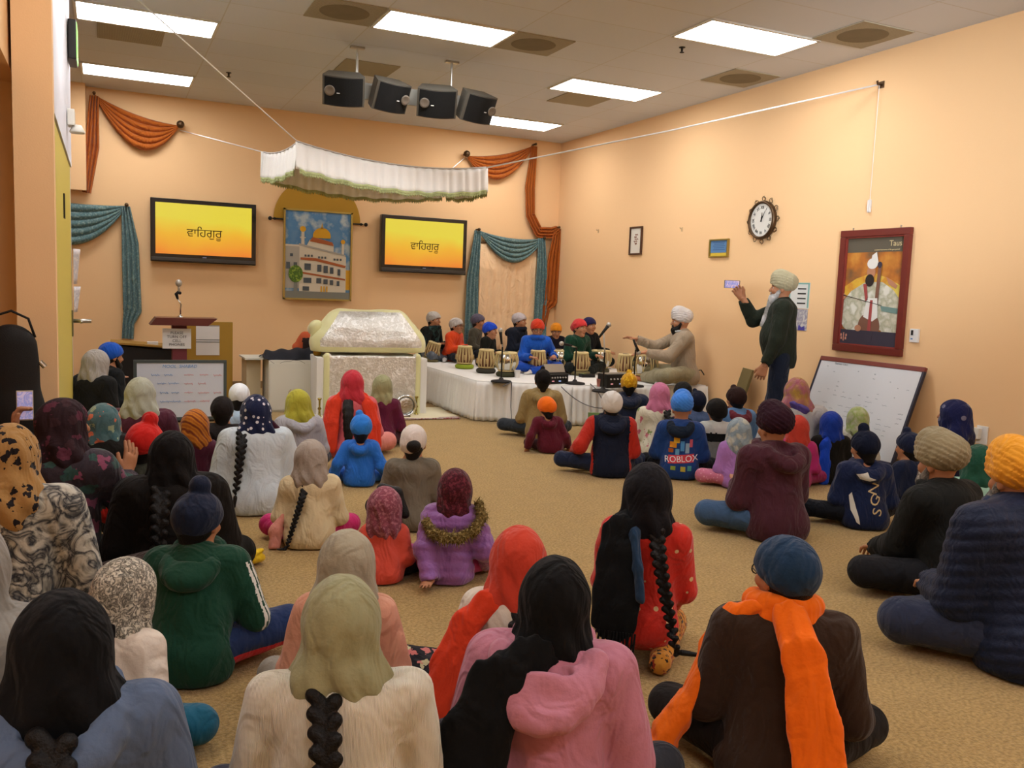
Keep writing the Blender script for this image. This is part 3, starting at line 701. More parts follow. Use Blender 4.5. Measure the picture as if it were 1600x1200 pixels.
# small frames
o = wall_item('framed_script', 10.21, 2.235, 'narrow dark-framed script hanging on the right wall near the corner', 'picture', 'small frames on the right wall')
framed(o, .30, .38, .022, mat('dark_wood', '#4a2f20', .5), .03)
MB().box((0, -.008, 0), (.26, .01, .34)).build('mat_board', mat('ivory_card', '#d9d2c2', .8), o)
s = MB()
for z, x0, x1 in ((.08, -.02, .05), (.05, -.04, .02), (.02, -.03, .06), (-.01, -.05, .04), (-.04, -.02, .03)):
    s.tube([(x0+(x1-x0)*t/8, -.0145, z+.012*math.sin(t*2.3)) for t in range(9)], .004, n=5)
s.build('brush_script', mat('red_brown_ink', '#8d5a48', .8), o)
o = wall_item('framed_notice', 8.41, 2.085, 'small gold-framed blue and yellow notice on the right wall below the clock', 'picture', 'small frames on the right wall')
framed(o, .35, .215, .018, mat('thin_gold', '#a8904a', .35, .7), .03)
MB().box((0, -.008, .02), (.31, .01, .14)).build('blue_panel', mat('blue_card', '#5f86b0', .7), o)
MB().box((0, -.008, -.073), (.31, .01, .035)).build('yellow_panel', mat('yellow_card', '#d2b53c', .7), o)
s = MB()
for k in range(5): s.box((0, -.0145, .07-.022*k), (.22-.03*(k % 2), .002, .006))
s.build('printed_lines', mat('dark_blue_ink', '#2f4f7a', .7), o)
o = wall_item('wall_poster', 7.05, 1.56, 'white printed poster with teal border taped on the wall behind the standing man', 'poster', 'posters behind the standing man')
MB().box((0, -.003, 0), (.30, .004, .27)).build('sheet', mat('poster_white', '#d3d2cb', .8), o)
b = MB(); b.box((.135, -.0055, 0), (.02, .002, .25)).box((-.135, -.0055, 0), (.02, .002, .25)).box((0, -.0055, .125), (.29, .002, .016)); b.build('teal_border', mat('teal_print', '#79a59a', .8), o)
for z, t in ((.07, 'LANGAR HALL'), (.02, '\u0a38\u0a24\u0a3f'), (-.03, 'SHOES OFF'), (-.08, '\u0a39\u0a3e')): MB().box((.04, -.0055, z), (.12, .002, .014)).build('printed_line', INK, o)
o = wall_item('wall_poster', 7.05, 1.31, 'grey patterned poster hanging below the teal-bordered poster behind the standing man', 'poster', 'posters behind the standing man')
MB().box((0, -.003, 0), (.28, .004, .22)).build('sheet', mat('poster_grey', '#bdb8b4', .8, pattern=('blotch', 16, '#8d8796', '#c9c4bd')), o)
MB().prism([(.02, -.11), (.12, -.11), (.11, -.06), (.07, -.08), (.03, -.05)], (0, -.006, 0), (1, 0, 0), (0, 0, 1), .002).build('purple_mark', mat('purple_print', '#4a4390', .8), o)
o = wall_item('thermostat', 5.565, 1.235, 'small white thermostat on the right wall beside the red-framed painting', 'thermostat')
MB().box((0, -.012, 0), (.09, .024, .12), bev=.004).build('body', PAPER, o)
MB().box((-.018, -.0255, .025), (.022, .003, .045)).build('display', INK, o)
MB().box((-.018, -.0255, -.03), (.02, .003, .012)).build('button', mat('blue_card', '#5f86b0', .7), o)
o = wall_item('outlet_adapter', 4.84, .46, 'white plug adapter on a wall outlet behind the green-scarfed girl', 'outlet')
MB().box((.02, -.006, 0), (.10, .012, .15), bev=.003).build('outlet_plate', PAPER, o)
MB().box((-.03, -.03, .01), (.10, .05, .09), bev=.01).build('adapter', FRAME_W, o)

# leaning whiteboard on the right
WB = mat('whiteboard_white', '#d6d8da', .25, coat=.3); BLUEI = mat('blue_marker', '#5f8fc6', .7); REDI = mat('red_marker', '#d58a90', .7); GREYI = mat('faint_marker', '#9aa0a6', .7)
o = empty('whiteboard', (6.22, 6.0, .12), 0, 'large whiteboard with a mahogany top rail leaning against the right wall', 'whiteboard')
o.rotation_euler = (Matrix.Rotation(-PI/2, 3, 'Z') @ Matrix.Rotation(math.radians(-20), 3, 'X')).to_euler()
MB().box((0, 0, .43), (1.2, .02, .86)).build('writing_surface', WB, o)
MB().box((0, 0, .875), (1.24, .035, .045), bev=.006).build('top_rail', mat('rail_red', '#7a3b30', .4), o)
MB().box((-.61, 0, .43), (.022, .03, .86)).box((.61, 0, .43), (.022, .03, .86)).box((0, 0, -.005), (1.24, .03, .02)).build('side_rails', mat('rail_dark', '#2e2d3a', .4), o)
s = MB(); rng = random.Random(3)
for r_ in range(13):
    for c_ in range(11):
        if rng.random() < (.35 if r_ < 5 else .5):
            x = -.50+c_*.10; z = .80-r_*.045-(c_*.004)
            L_ = rng.uniform(.01, .03) if r_ < 6 else rng.uniform(.03, .08)
            s.tube([(x+L_*t/4, -.0115, z+.004*math.sin(t*2.4+c_)) for t in range(5)], .0018, n=4)
s.build('handwriting', GREYI, o)
place_text('heading', 'Gurmat Class', .03, GREYI, o, Matrix.Translation((-.33, -.012, .835)) @ R90)

# ------------------------------------------------------------------ left: whiteboard, lectern, mustard board, desk, cabinets
o = empty('whiteboard', (.685, 9.35, .05), math.radians(0), 'small whiteboard with blue and red marker writing in front of the lectern', 'whiteboard')
MB().box((0, 0, .32), (.84, .02, .56)).build('writing_surface', mat('whiteboard_blue', '#c9cfda', .2, coat=.4), o)
f = MB()
for c_, d_ in (((0, 0, .61), (.88, .03, .03)), ((0, 0, .03), (.88, .03, .03)), ((-.425, 0, .32), (.03, .03, .56)), ((.425, 0, .32), (.03, .03, .56))): f.box(c_, d_)
f.build('frame', mat('rail_slate', '#47504f', .4), o)
MB().tube([(-.35, .02, .55), (-.37, .22, -.05)], .012).tube([(.35, .02, .55), (.37, .22, -.05)], .012).box((0, .02, .0), (.8, .05, .02)).build('stand', DARKM, o)
def scribble(name, m, rows, o, sx, amp=.010, seed=1):
    g = random.Random(seed)
    for x0, x1, z in rows:
        s = MB(); n_ = int((x1-x0)/.006); ph = g.random()*6
        s.tube([(x0+(x1-x0)*t/n_, -.0125, z+amp*math.sin(t*1.9+ph)*(.5+.5*math.sin(t*.7+ph))) for t in range(n_+1)], .0022, n=4)
        s.build(name, m, o)
place_text('heading', 'MOOL  SHABAD', .045, BLUEI, o, Matrix.Translation((-.01, -.012, .56)) @ R90, shear=.2)
scribble('blue_writing', BLUEI, [(-.28, -.20, .475), (-.16, -.08, .475), (-.22, -.14, .39), (-.12, -.02, .39), (-.20, -.12, .295), (-.09, -.02, .295), (-.20, .0, .205)], o, 1, .014, 4)
scribble('red_writing', REDI, [(.03, .12, .475), (.18, .26, .475), (.31, .39, .47), (.03, .11, .385), (.16, .24, .385), (.03, .11, .295), (.16, .27, .29), (.31, .39, .29), (.03, .14, .205), (.18, .27, .205), (.31, .37, .205)], o, 1, .013, 9)
o = empty('lectern', (.745, 10.15, 0), 0, 'dark red wooden lectern with a slanted top and a paper sign taped on it', 'lectern')
LW = mat('lectern_wood', '#5a2822', .4, coat=.2)
MB().prism([(-.32, .02), (.26, .02), (.36, .10), (-.26, .10)], (0, -.2, .97), (1, 0, 0), (0, 0, 1), -.36).build('slanted_top', LW, o)
MB().box((-.02, 0, .5), (.15, .16, 1.0), bev=.006).build('column', mat('lectern_column', '#6b2f36', .5), o)
MB().box((-.02, 0, .03), (.5, .42, .06), bev=.01).build('base', LW, o)
MB().box((-.05, -.105, .845), (.29, .004, .215)).build('paper_sign', PAPER, o)
for i, t in enumerate(('PLEASE', 'TURN OFF', 'CELL', 'PHONES')): place_text('sign_lettering', t, .042, mat('grey_ink', '#4f4c49', .8), o, Matrix.Translation((-.05, -.109, .905-i*.042)) @ R90)
m_ = empty('gooseneck_microphone', (.74, 10.15, 1.07), 0, 'bent gooseneck microphone with chrome stem standing on the lectern', 'microphone')
MB().lathe([(.03, -.01), (.03, .01), (.012, .02)], n=16).tube([(0, 0, 0), (0, 0, .09), (.005, -.02, .14), (-.03, -.03, .20)], .008).build('chrome_stem', mat('chrome', '#c9c9c6', .15, 1.), m_, smooth=True)
MB().tube([(-.03, -.03, .20), (-.045, -.04, .25), (-.02, -.05, .28)], [.012, .02, .014]).sphere((-.01, -.05, .265), .018).build('microphone_clip', INK, m_, smooth=True)
MB().sphere((-.02, -.05, .37), (.035, .035, .04)).tube([(-.02, -.05, .28), (-.02, -.05, .35)], .012).build('microphone_head', mat('mesh_grey', '#b5afa4', .4, .5), m_, smooth=True)
o = empty('notice_board', (1.10, 10.75, 0), 0, 'mustard upright notice board with pinned white sheets behind the lectern', 'notice board')
MB().box((0, 0, .50), (.52, .05, 1.0), bev=.006).build('board', mat('board_mustard', '#a5802e', .7, vary=.06), o)
MB().box((0, 0, .02), (.5, .3, .04)).build('foot', mat('board_mustard', '#a5802e', .7), o)
for z, hh in ((.875, .17), (.70, .18)):
    q = MB().box((-.02, -.028, z), (.26, .004, hh)).build('pinned_sheet', PAPER, o)
MB().box((-.02, -.031, .955), (.26, .002, .006)).box((-.02, -.031, .79), (.26, .002, .008)).box((-.02, -.031, .765), (.26, .002, .008)).build('binder_strip', mat('rail_slate', '#47504f', .4), o)
o = empty('black_desk', (.42, 11.0, 0), 0, 'low desk draped in black cloth at the left behind the lectern', 'desk')
MB().prism([(-.32, .0), (.45, .0), (.45, .62), (-.36, .70), (-.40, .66)], (0, -.02, 0), (1, 0, 0), (0, 0, 1), -.5).build('black_cover', mat('desk_black', '#1f1b18', .7), o)
MB().box((.02, .2, .70), (.78, .5, .02), rot=Matrix.Rotation(math.radians(4), 3, 'Y')).build('wooden_top', mat('desk_wood', '#a07a34', .5), o)
t = empty('paper_box', (.50, 11.1, .70), 0, 'small white paper box lying on the black desk', 'box'); MB().box((0, 0, .02), (.12, .08, .035), bev=.004).build('box_body', PAPER, t)
CAB = mat('cabinet_white', '#d0cdbf', .5); CABD = mat('cabinet_cream', '#b8a988', .6)
o = empty('white_cabinet', (1.94, 10.2, 0), 0, 'low white cabinet beside the altar with a black cloth on top', 'cabinet', 'low cabinets left of the altar')
MB().box((0, .22, .30), (.50, .44, .60), bev=.004).build('body', CAB, o)
MB().box((0, -.006, .29), (.48, .014, .54), bev=.003).build('door', CAB, o)
MB().tube([(-.02, -.02, .10+.0), (-.035, -.045, .16), (-.025, -.045, .24), (-.0, -.02, .26)], .006).build('handle', mat('handle_cream', '#b09a72', .5), o)
o = empty('cream_cabinet', (1.56, 10.45, 0), 0, 'cream cabinet with a pale board top behind the low white cabinet', 'cabinet', 'low cabinets left of the altar')
MB().box((0, .2, .29), (.16, .40, .58), bev=.004).build('body', CABD, o)
MB().box((.06, .15, .60), (.34, .5, .02)).build('board_top', CAB, o)
bc = empty('black_cloth', (1.98, 10.4, .61), 0, 'crumpled black cloth spread over the low white cabinet', 'cloth')
MB().grid(lambda u, v: Vector((-.34+.66*u, -.20+.42*v+.0, .13*math.sin(PI*min(1, v*1.1))*(.6+.4*u)*(1 if .05 < u < .97 else .4)+.012*math.sin(u*23)-(.05*max(0, 1-v*6))*abs(math.sin(u*PI*2)))), 40, 20).build('cloth_sheet', mat('navy_black_cloth', '#1c1d25', .8), bc, smooth=True, solid=.004)
oc = empty('orange_cloth', (2.22, 10.75, 0), 0, 'bundle of orange and dark cloth beside the altar', 'cloth bundle')
q = SDF((-.2, -.2, 0), (.2, .2, .95), .014)
q.cone((0, 0, .05), (0, .02, .62), .15, .12).ell((.02, 0, .75), (.13, .12, .15)).ell((-.10, 0, .70), (.06, .06, .06)).wrinkle(.012, 22, 4)
me = q.mesh('cloth_bundle'); color_faces(me, lambda c: ((c[:, 0] < -.06) | (c[:, 2] > .83)).astype(int))
link('cloth_folds', me, [mat('dark_cloth', '#2a1c1a', .9), mat('orange_cloth2', '#b5532e', .9)], oc)
# guitar case
o = empty('instrument_case', (-.455, 5.34, 0), 0, 'tall black instrument case standing by the left pillar', 'instrument case')
q = SDF((-.22, -.14, 0), (.22, .14, 1.3), .012)
q.cone((0, 0, .25), (0, 0, .42), .19, .17, flat=((0, 1, 0), .55)).cone((0, 0, .42), (0, 0, .75), .15, .14, k=.04, flat=((0, 1, 0), .6)).cone((0, 0, .75), (0, 0, 1.10), .14, .12, k=.05, flat=((0, 1, 0), .6)).cone((0, 0, .1), (0, 0, .3), .14, .18, flat=((0, 1, 0), .55)).plane((0, 0, 0), (0, 0, 1))
q.wrinkle(.003, 18, 2)
link('case_body', q.mesh('case_body'), mat('nylon_black', '#171513', .7, bump=('noise', 200, .3)), o)
MB().tube([(-.10, 0, 1.16), (-.08, 0, 1.26), (0, 0, 1.29), (.08, 0, 1.25), (.11, 0, 1.15)], .007).build('carry_handle', INK, o, smooth=True)
MB().tube([(.13, 0, 1.02), (.155, 0, .99)], .014).build('clasp', mat('chrome', '#c9c9c6', .15, 1.), o)

# ------------------------------------------------------------------ stage
ST = .46
CLOTH_W = mat('stage_white_cloth', '#e6e4de', .8, bump=('noise', 150, .2), sheen=.2)
o = empty('stage', (3.95, 9.45, 0), 0, 'low stage covered with pleated white cloth along the right half of the back wall', 'stage')
SP = [(3.84, 12.3), (3.84, 9.15), (4.80, 8.60), (6.50, 8.42), (6.52, 12.3)]
loc0 = Vector((3.95, 9.45, 0))
MB().prism([(x-3.95, y-9.45) for x, y in SP], (0, 0, ST-.035), (1, 0, 0), (0, 1, 0), .035).build('stage_top', CLOTH_W, o)
MB().prism([(x*.985+.06-3.95, y*.985+.2-9.45) for x, y in SP], (0, 0, 0), (1, 0, 0), (0, 1, 0), ST-.04).build('platform', DARKM, o)
for i, (a, b_) in enumerate(((SP[0], SP[1]), (SP[1], SP[2]), (SP[2], SP[3]))):
    a = Vector((*a, ST-.01))-loc0; b_ = Vector((*b_, ST-.01))-loc0; d_ = (b_-a).normalized(); nr = Vector((d_.y, -d_.x, 0)) if i else Vector((d_.y, -d_.x, 0))
    if i == 0: nr = Vector((-1, 0, 0))
    L_ = (b_-a).length
    MB().grid(lambda u, v: a+(b_-a)*(-.012+1.024*u)+nr*(.012+.03*v+(.022*math.sin(u*L_/.085*2*PI)+.010*math.sin(u*L_/.31*2*PI))*min(1, v*2.2))-Vector((0, 0, (ST-.02)*v)), int(L_/.010), 8).build('stage_skirt', CLOTH_W, o, smooth=True, solid=.004)

# ------------------------------------------------------------------ altar (palki)
SILV = mat('silver_brocade', '#dcd9d0', .30, .45, bump=('noise', 42, 1.0), pattern=('blotch', 16, '#cbc8be', '#ecebe6'), spec=.8); CREAM = mat('cream_satin', '#d6d39c', .45, sheen=.3)
o = empty('altar', (2.80, 10.05, 0), math.radians(-4), 'cloth-covered altar draped in silver brocade with cream borders', 'altar')
q = SDF((-.66, -.44, -.02), (.66, .44, .74), .014)
for x in (-.52, .52): q.cone((x, -.33, .0), (x, -.33, .68), .05).cone((x, .33, 0), (x, .33, .68), .05)
q.F = np.minimum(q.F, (np.maximum(np.maximum(abs(q.pts()[..., 0])-.56, abs(q.pts()[..., 1])-.36), abs(q.pts()[..., 2]-.34)-.35)).astype(np.float32))
q.wrinkle(.006, 16, 11); q.plane((0, 0, .005), (0, 0, 1))
me = q.mesh('lower_cover'); color_faces(me, lambda c: ((abs(c[:, 0]) > .50) | (c[:, 2] < .12)).astype(int)); link('lower_cover', me, [SILV, CREAM], o)
q = SDF((-.68, -.5, .66), (.68, .5, 1.24), .012)
q.cone((-.32, -.05, 1.03), (.32, -.05, 1.03), .185, .185).cone((-.48, -.1, .80), (.48, -.1, .80), .20, .20, k=.12).cone((-.45, .12, .80), (.45, .12, .80), .20, k=.1).cone((-.40, -.08, .92), (.40, -.08, .88), .20, k=.1)
q.wrinkle(.010, 15, 12); q.plane((0, 0, .725), (0, 0, 1))
me = q.mesh('upper_cover')
def bord(c):
    zz = c[:, 2]; xx = abs(c[:, 0]); edge_ = .66-.24*np.clip((zz-.85)/.35, 0, 1)
    return ((zz < .785) | (xx > edge_-.07) | (zz > 1.19)).astype(int)
color_faces(me, bord); link('upper_cover', me, [SILV, CREAM], o)
q = SDF((-.78, -.3, .55), (-.45, .3, 1.2), .012)
q.cone((-.60, -.08, .98), (-.60, .2, .96), .085, .07).cone((-.60, -.1, .70), (-.62, -.1, 1.0), .05, .075, k=.03).wrinkle(.006, 20, 3)
me = q.mesh('side_bolster'); color_faces(me, lambda c: (c[:, 2] < .85).astype(int)); link('side_bolster', me, [CREAM, mat('antique_gold', '#a87f26', .5, .4, bump=('noise', 60, .6))], o)
for x in (-.60, .60): MB().box((x, -.05, .34), (.08, .62, .66), bev=.02).build('white_side_post', mat('post_white', '#dddcd6', .6), o)
for x, l in ((2.33, 'round chrome disc standing at the left front of the altar'), (3.10, 'round chrome disc standing at the right front of the altar')):
    g_ = empty('chrome_disc', (x, 9.50 if x < 3 else 9.46, .145), 0, l, 'chrome disc', 'chrome discs before the altar')
    ring = [(.115*math.cos(a*PI/24), 0, .115*math.sin(a*PI/24)) for a in range(49)]
    MB().tube(ring, .012, n=10, cap=False).build('outer_ring', mat('bright_chrome', '#dfe6ea', .08, 1.), g_, smooth=True)
    wl(MB().lathe([(.1, -.006), (.105, .002), (.07, .012), (.03, .016), (.005, .02)]), 'dish', mat('chrome_patterned', '#b5b0a6', .2, .9, bump=('noise', 50, .8)), g_, (0, 0, 0), True)
    MB().box((0, .01, -.13), (.10, .08, .03)).build('stand', BRASS, g_)
for x in (3.28, 2.15):
    g_ = empty('brass_candlestick', (x, 9.62, 0), 0, 'brass stand beside the '+('right' if x > 3 else 'left')+' chrome disc of the altar', 'stand', 'brass stands before the altar')
    MB().lathe([(.04, 0), (.04, .01), (.015, .03), (.012, .09), (.022, .11), (.01, .13), (.012, .2), (.024, .22), (.0201, .23)], n=16).build('stem', mat('polished_brass', '#a89a55', .25, .9), g_, smooth=True)
o = empty('rug', (2.85, 9.78, 0), math.radians(-4), 'thin cream rug with a dark red patterned corner under the altar', 'rug')
q_ = MB().grid(lambda u, v: Vector((-.74+1.62*u, -.46+.9*v+.0, .012+.006*math.sin(u*14)*math.sin(v*9))), 40, 20).build('rug_cloth', [mat('rug_cream', '#d9cfae', .8), mat('rug_red', '#8d3a34', .8, pattern=('blotch', 20, '#b5ada6', '#8d3a34'))], o, smooth=True, solid=.012)
for p in q_.data.polygons:
    if p.center.x > .62 and p.center.y < -.36 or p.center.y < -.42 and p.center.x > .1: p.material_index = 1

# ------------------------------------------------------------------ drums
HIDE = mat('goat_skin', '#d3bf8a', .7); STRAP = mat('hide_strap', '#c9b37c', .7); WOODD = mat('drum_wood', '#6a4326', .5); BOWL = mat('drum_chrome', '#c2bfb4', .15, 1.); SPOT = mat('drum_spot', '#2b2722', .7)
drumn = {}
def drum(kind, x, y, label, tilt=0, ring='#6d6340', z=ST, tdir=0, s=1.0, group='tabla drums on the stage'):
    o = empty('tabla_drum' if kind == 't' else 'bass_tabla_drum', (x, y, z), tdir, label, 'drum', group)
    o.rotation_euler = (math.radians(tilt), 0, tdir)
    H_ = .27*s if kind == 't' else .28*s; z0 = .045
    if kind == 't': prof = [(.080, 0), (.098, .06), (.102, .10), (.090, .20), (.082, .245), (.080, .25)]
    else: prof = [(.06, 0), (.115, .05), (.142, .12), (.140, .18), (.118, .24), (.112, .25)]
    prof = [(r*s, z0+h*s*1.0) for r, h in prof]
    MB().lathe(prof, n=32).build('shell', WOODD if kind == 't' else BOWL, o, smooth=True)
    def rad(zz):
        for (r0, a0), (r1, a1) in zip(prof, prof[1:]):
            if a0 <= zz <= a1: return r0+(r1-r0)*(zz-a0)/(a1-a0)
        return prof[-1][0]
    top = prof[-1][1]; rt = prof[-1][0]
    b = MB(); N_ = 15 if kind == 't' else 9; zl = z0+.03*s
    for k in range(N_*2):
        a0 = 2*PI*k/(N_*2); a1 = a0+(.5 if k % 2 else -.5)*2*PI/(N_*2)
        b.tube([((rad(zz)+.004)*math.cos(a0+(a1-a0)*t), (rad(zz)+.004)*math.sin(a0+(a1-a0)*t), zz) for t, zz in ((q/5, top-(top-zl)*q/5) for q in range(6))], .0055*s, n=5)
    b.build('strap_lacing', STRAP, o, smooth=True)
    MB().lathe([(rt+.004, top-.022), (rt+.016, top-.014), (rt+.016, top-.004), (rt+.004, top+.006), (rt-.012, top+.006), (rt-.02, top+.003)], n=32, cap=False).build('braided_rim', HIDE, o, smooth=True)
    MB().lathe([(rt+.003, top-.004), (rt-.01, top+.002), (.002, top+.004)], n=32).build('drumhead', HIDE, o, smooth=True)
    cx = 0 if kind == 't' else -.02
    MB().lathe([(.04*s, top+.0035), (.036*s, top+.0065), (.002, top+.007)], n=24, c=(cx, 0, 0)).build('black_spot', SPOT, o, smooth=True)
    MB().lathe([(rad(zl)+.002, zl-.01), (rad(zl)+.013, zl), (rad(zl)+.002, zl+.01)], n=28, cap=False).build('bottom_hoop', STRAP, o, smooth=True)
    if kind == 't':
        p = MB()
        for k in range(8):
            a = 2*PI*(k+.5)/8; p.tube([((rad(z0+.1)+.014)*math.cos(a), (rad(z0+.1)+.014)*math.sin(a), z0+.075*s), ((rad(z0+.16)+.014)*math.cos(a), (rad(z0+.16)+.014)*math.sin(a), z0+.14*s)], .012*s, n=8)
        p.build('tuning_pegs', mat('peg_wood', '#a8895a', .6), o, smooth=True)
    ring_pts = [(.095*s*math.cos(a*PI/14), .095*s*math.sin(a*PI/14), .03) for a in range(29)]
    MB().tube(ring_pts, .03, n=10, cap=False).build('cushion_ring', mat('ring'+ring, ring, .8), o, smooth=True)
    return o
def A(u, v, z=ST): return at(u, v, z)
p = A(675, 566); drum('t', p.x, p.y+.1, 'wooden tabla drum tipped to the right in front of the leftmost boy on the stage', tilt=14, tdir=1.2, s=.95)
p = A(730, 577); drum('t', p.x, p.y+.1, 'tabla drum on a green and yellow cushion before the boy in the orange jacket', ring='#8fa02c')
p = A(764, 584); drum('t', p.x, p.y+.1, 'tabla drum on a dark cushion before the boy in the royal blue patka', ring='#3a362c')
p = A(797, 590); drum('b', p.x, p.y+.12, 'chrome bass tabla drum right of the royal blue patka boy', ring='#3a3a24')
p = A(812, 570); drum('t', p.x, p.y+.12, 'small tabla drum behind the leftmost chrome bass drum', s=.72)
p = A(846, 585); drum('t', p.x, p.y+.12, 'tabla drum under the right hand of the boy in the blue hoodie', ring='#6d6340')
p = A(882, 584); drum('b', p.x, p.y+.14, 'chrome bass tabla drum under the left hand of the boy in the blue hoodie', ring='#5a4a4a')
p = A(914, 588); drum('t', p.x, p.y+.12, 'tabla drum with open laced sides before the boy in the dark green shirt')
p = A(946, 584); drum('b', p.x, p.y+.14, 'chrome bass tabla drum to the right of the dark green shirted boy', ring='#5a5a4a')
p = A(986, 592); drum('t', p.x, p.y+.15, 'tabla drum beside the microphone of the bearded drum teacher')
p = A(1017, 597); drum('b', p.x, p.y+.15, 'large chrome bass tabla drum on a striped cushion played by the bearded teacher', ring='#b5704a', s=1.12)

# ------------------------------------------------------------------ microphones, amplifiers, cups, cables
def mic_stand(u, v, h, label, boom=None, mic=(-.1, 0, .08), base=.12, white=False, z=ST):
    p = at(u, v, z); o = empty('microphone_stand', (p.x, p.y, z), 0, label, 'microphone stand', 'microphone stands on the stage')
    MB().lathe([(base, 0), (base*.95, .018), (.03, .03), (.02, .05)], n=24).build('base', INK, o, smooth=True)
    MB().tube([(0, 0, .03), (0, 0, h)], .009).build('pole', DARKM, o)
    top = Vector((0, 0, h))
    if boom:
        MB().tube([top, top+Vector(boom)*.6, top+Vector(boom)], .008).build('boom_arm', mat('white_tube', '#dcdcd6', .3) if white else STEEL, o, smooth=True); top = top+Vector(boom)
    d = Vector(mic)
    MB().tube([top-d*.5, top+d*.2, top+d*.5], [.012, .016, .02]).build('microphone_body', INK, o, smooth=True)
    MB().sphere(top+d*.62, .027).build('microphone_head', mat('mesh_grey', '#77736c', .4, .5), o, smooth=True)
    return o
mic_stand(783, 597, .40, 'microphone on a short stand at the front corner of the stage', boom=(-.02, 0, .1), mic=(-.02, -.0, .14))
mic_stand(898, 600, .42, 'double microphone stand before the boy in the dark green shirt', boom=(-.12, 0, .03), mic=(-.12, 0, .02))
mic_stand(942, 612, .42, 'stand with a white boom arm and black microphone near the navy capped boy', boom=(-.03, 0, .22), mic=(.10, 0, .12), white=True)
mic_stand(990, 604, .42, 'microphone on a thin stand aimed at the teacher\'s large drums', boom=(.0, 0, .05), mic=(.07, 0, -.13))
def amp(u, v, w_, d_, h_, label, lights=True, rz=0.1):
    p = at(u, v, ST); o = empty('amplifier', (p.x, p.y+d_/2, ST), rz, label, 'amplifier', 'sound equipment on the stage')
    MB().box((0, 0, h_/2), (w_, d_, h_), bev=.006).build('housing', mat('amp_black', '#1e1d1c', .5), o)
    MB().box((0, -.0, h_+.003), (w_*.96, d_*.9, .006)).build('top_panel', mat('amp_grey', '#6f6d66', .4), o)
    b = MB()
    for k in range(6): b.lathe([(.010, 0), (.008, .012)], n=8, c=(-w_*.35+k*w_*.14, 0, 0))
    q_ = b.build('knobs', mat('knob_white', '#b9b5b0', .5), o); q_.matrix_local = Matrix.Translation((0, -d_/2, h_*.66)) @ R90
    for k, c_ in enumerate(('#c98a90', '#8aa0d0')): MB().box((-w_*.3+k*w_*.35, -d_/2-.002, h_*.3), (.03, .004, .012)).build('indicator', mat('indicator'+c_, c_, .4, emit=(hexc(c_), .5)), o)
amp(872, 600, .26, .16, .11, 'black amplifier with a raised silver lid left of centre on the stage')
amp(966, 606, .34, .18, .15, 'black mixing amplifier with white knobs near the right of the stage')
p = at(872, 600, ST); o = empty('laptop', (p.x, p.y+.08, ST+.122), .1, 'open silver laptop resting on the left amplifier', 'laptop')
MB().box((0, .02, .035), (.27, .012, .13), rot=Matrix.Rotation(math.radians(-25), 3, 'X'), bev=.003).build('screen_lid', mat('laptop_silver', '#a3a19a', .3, .6), o); MB().box((0, 0, 0), (.24, .12, .012)).build('keyboard_deck', DARKM, o)
for (u, v, l) in ((808, 590, 'white paper cup on the stage beside the leftmost chrome bass drum'), (937, 604, 'red and white paper cup on the stage between the amplifiers')):
    p = at(u, v, ST); o = empty('paper_cup', (p.x, p.y, ST), 0, l, 'cup', 'cups on the stage')
    MB().lathe([(.03, 0), (.04, .09), (.042, .09), (.038, .086)], n=20, cap=False).lathe([(.03, .002), (.03, .004)], n=20).build('cup_wall', PAPER if u < 900 else mat('cup_red', '#c98a86', .7), o, smooth=True)
p = at(920, 590, ST); o = empty('tuning_box', (p.x, p.y+.05, ST), 0, 'flat black tuning box before the drums of the dark green shirted boy', 'tuning box', 'sound equipment on the stage'); MB().box((0, 0, .02), (.18, .1, .04), bev=.004).build('housing', mat('amp_black', '#1e1d1c', .5), o); MB().box((-.05, 0, .042), (.04, .06, .003)).build('display', mat('greenish', '#6f8a4a', .5), o)
p = at(1092, 600, ST); o = empty('reading_stand', (p.x, p.y, ST), 0, 'thin low metal stand lying right of the bearded drum teacher', 'stand'); MB().tube([(-.08, 0, .16), (.02, 0, .17), (.14, 0, .03)], .007).tube([(-.08, 0, .16), (-.08, 0, 0)], .007).sphere((.16, 0, .035), .03).build('frame', DARKM, o, smooth=True)
o = empty('folding_book_stand', (6.28, 7.72, 0), 0, 'olive board leaning upright against the right wall at the end of the stage', 'board')
o.rotation_euler = (0, math.radians(16), -.35)
MB().box((0, 0, .38), (.03, .30, .76), bev=.004).build('board_panel', mat('olive_board', '#6b5f3a', .6), o); MB().box((.0, 0, .01), (.06, .3, .02)).build('foot', DARKM, o)
def cable(label, pts): return tag(MB().tube(pts, .006, n=6).build('cable', mat('grey_cable', '#6a6a6c', .6), smooth=True), label, 'cable', 'cables hanging from the stage')
def cpath(p0, p1, sag, n=12): return [p0.lerp(p1, k/n)-Vector((0, 0, sag*4*(k/n)*(1-k/n))) for k in range(n+1)]
cable('grey cable hanging down the stage cloth near its front corner', [at(786, 603, ST+.01), Vector((4.15, 8.88, .47)), Vector((4.12, 8.81, .2)), Vector((4.13, 8.79, .03)), Vector((4.35, 8.72, .012))])
cable('grey cable draped along the stage skirt behind the khaki hoodie', cpath(Vector((4.62, 8.57, .45)), Vector((5.3, 8.42, .25)), .12))
cable('grey cable slanting down the stage skirt behind the white-capped boy', [Vector((5.0, 8.58, .475)), Vector((5.02, 8.46, .42)), Vector((5.2, 8.43, .14)), Vector((5.27, 8.43, .03))])
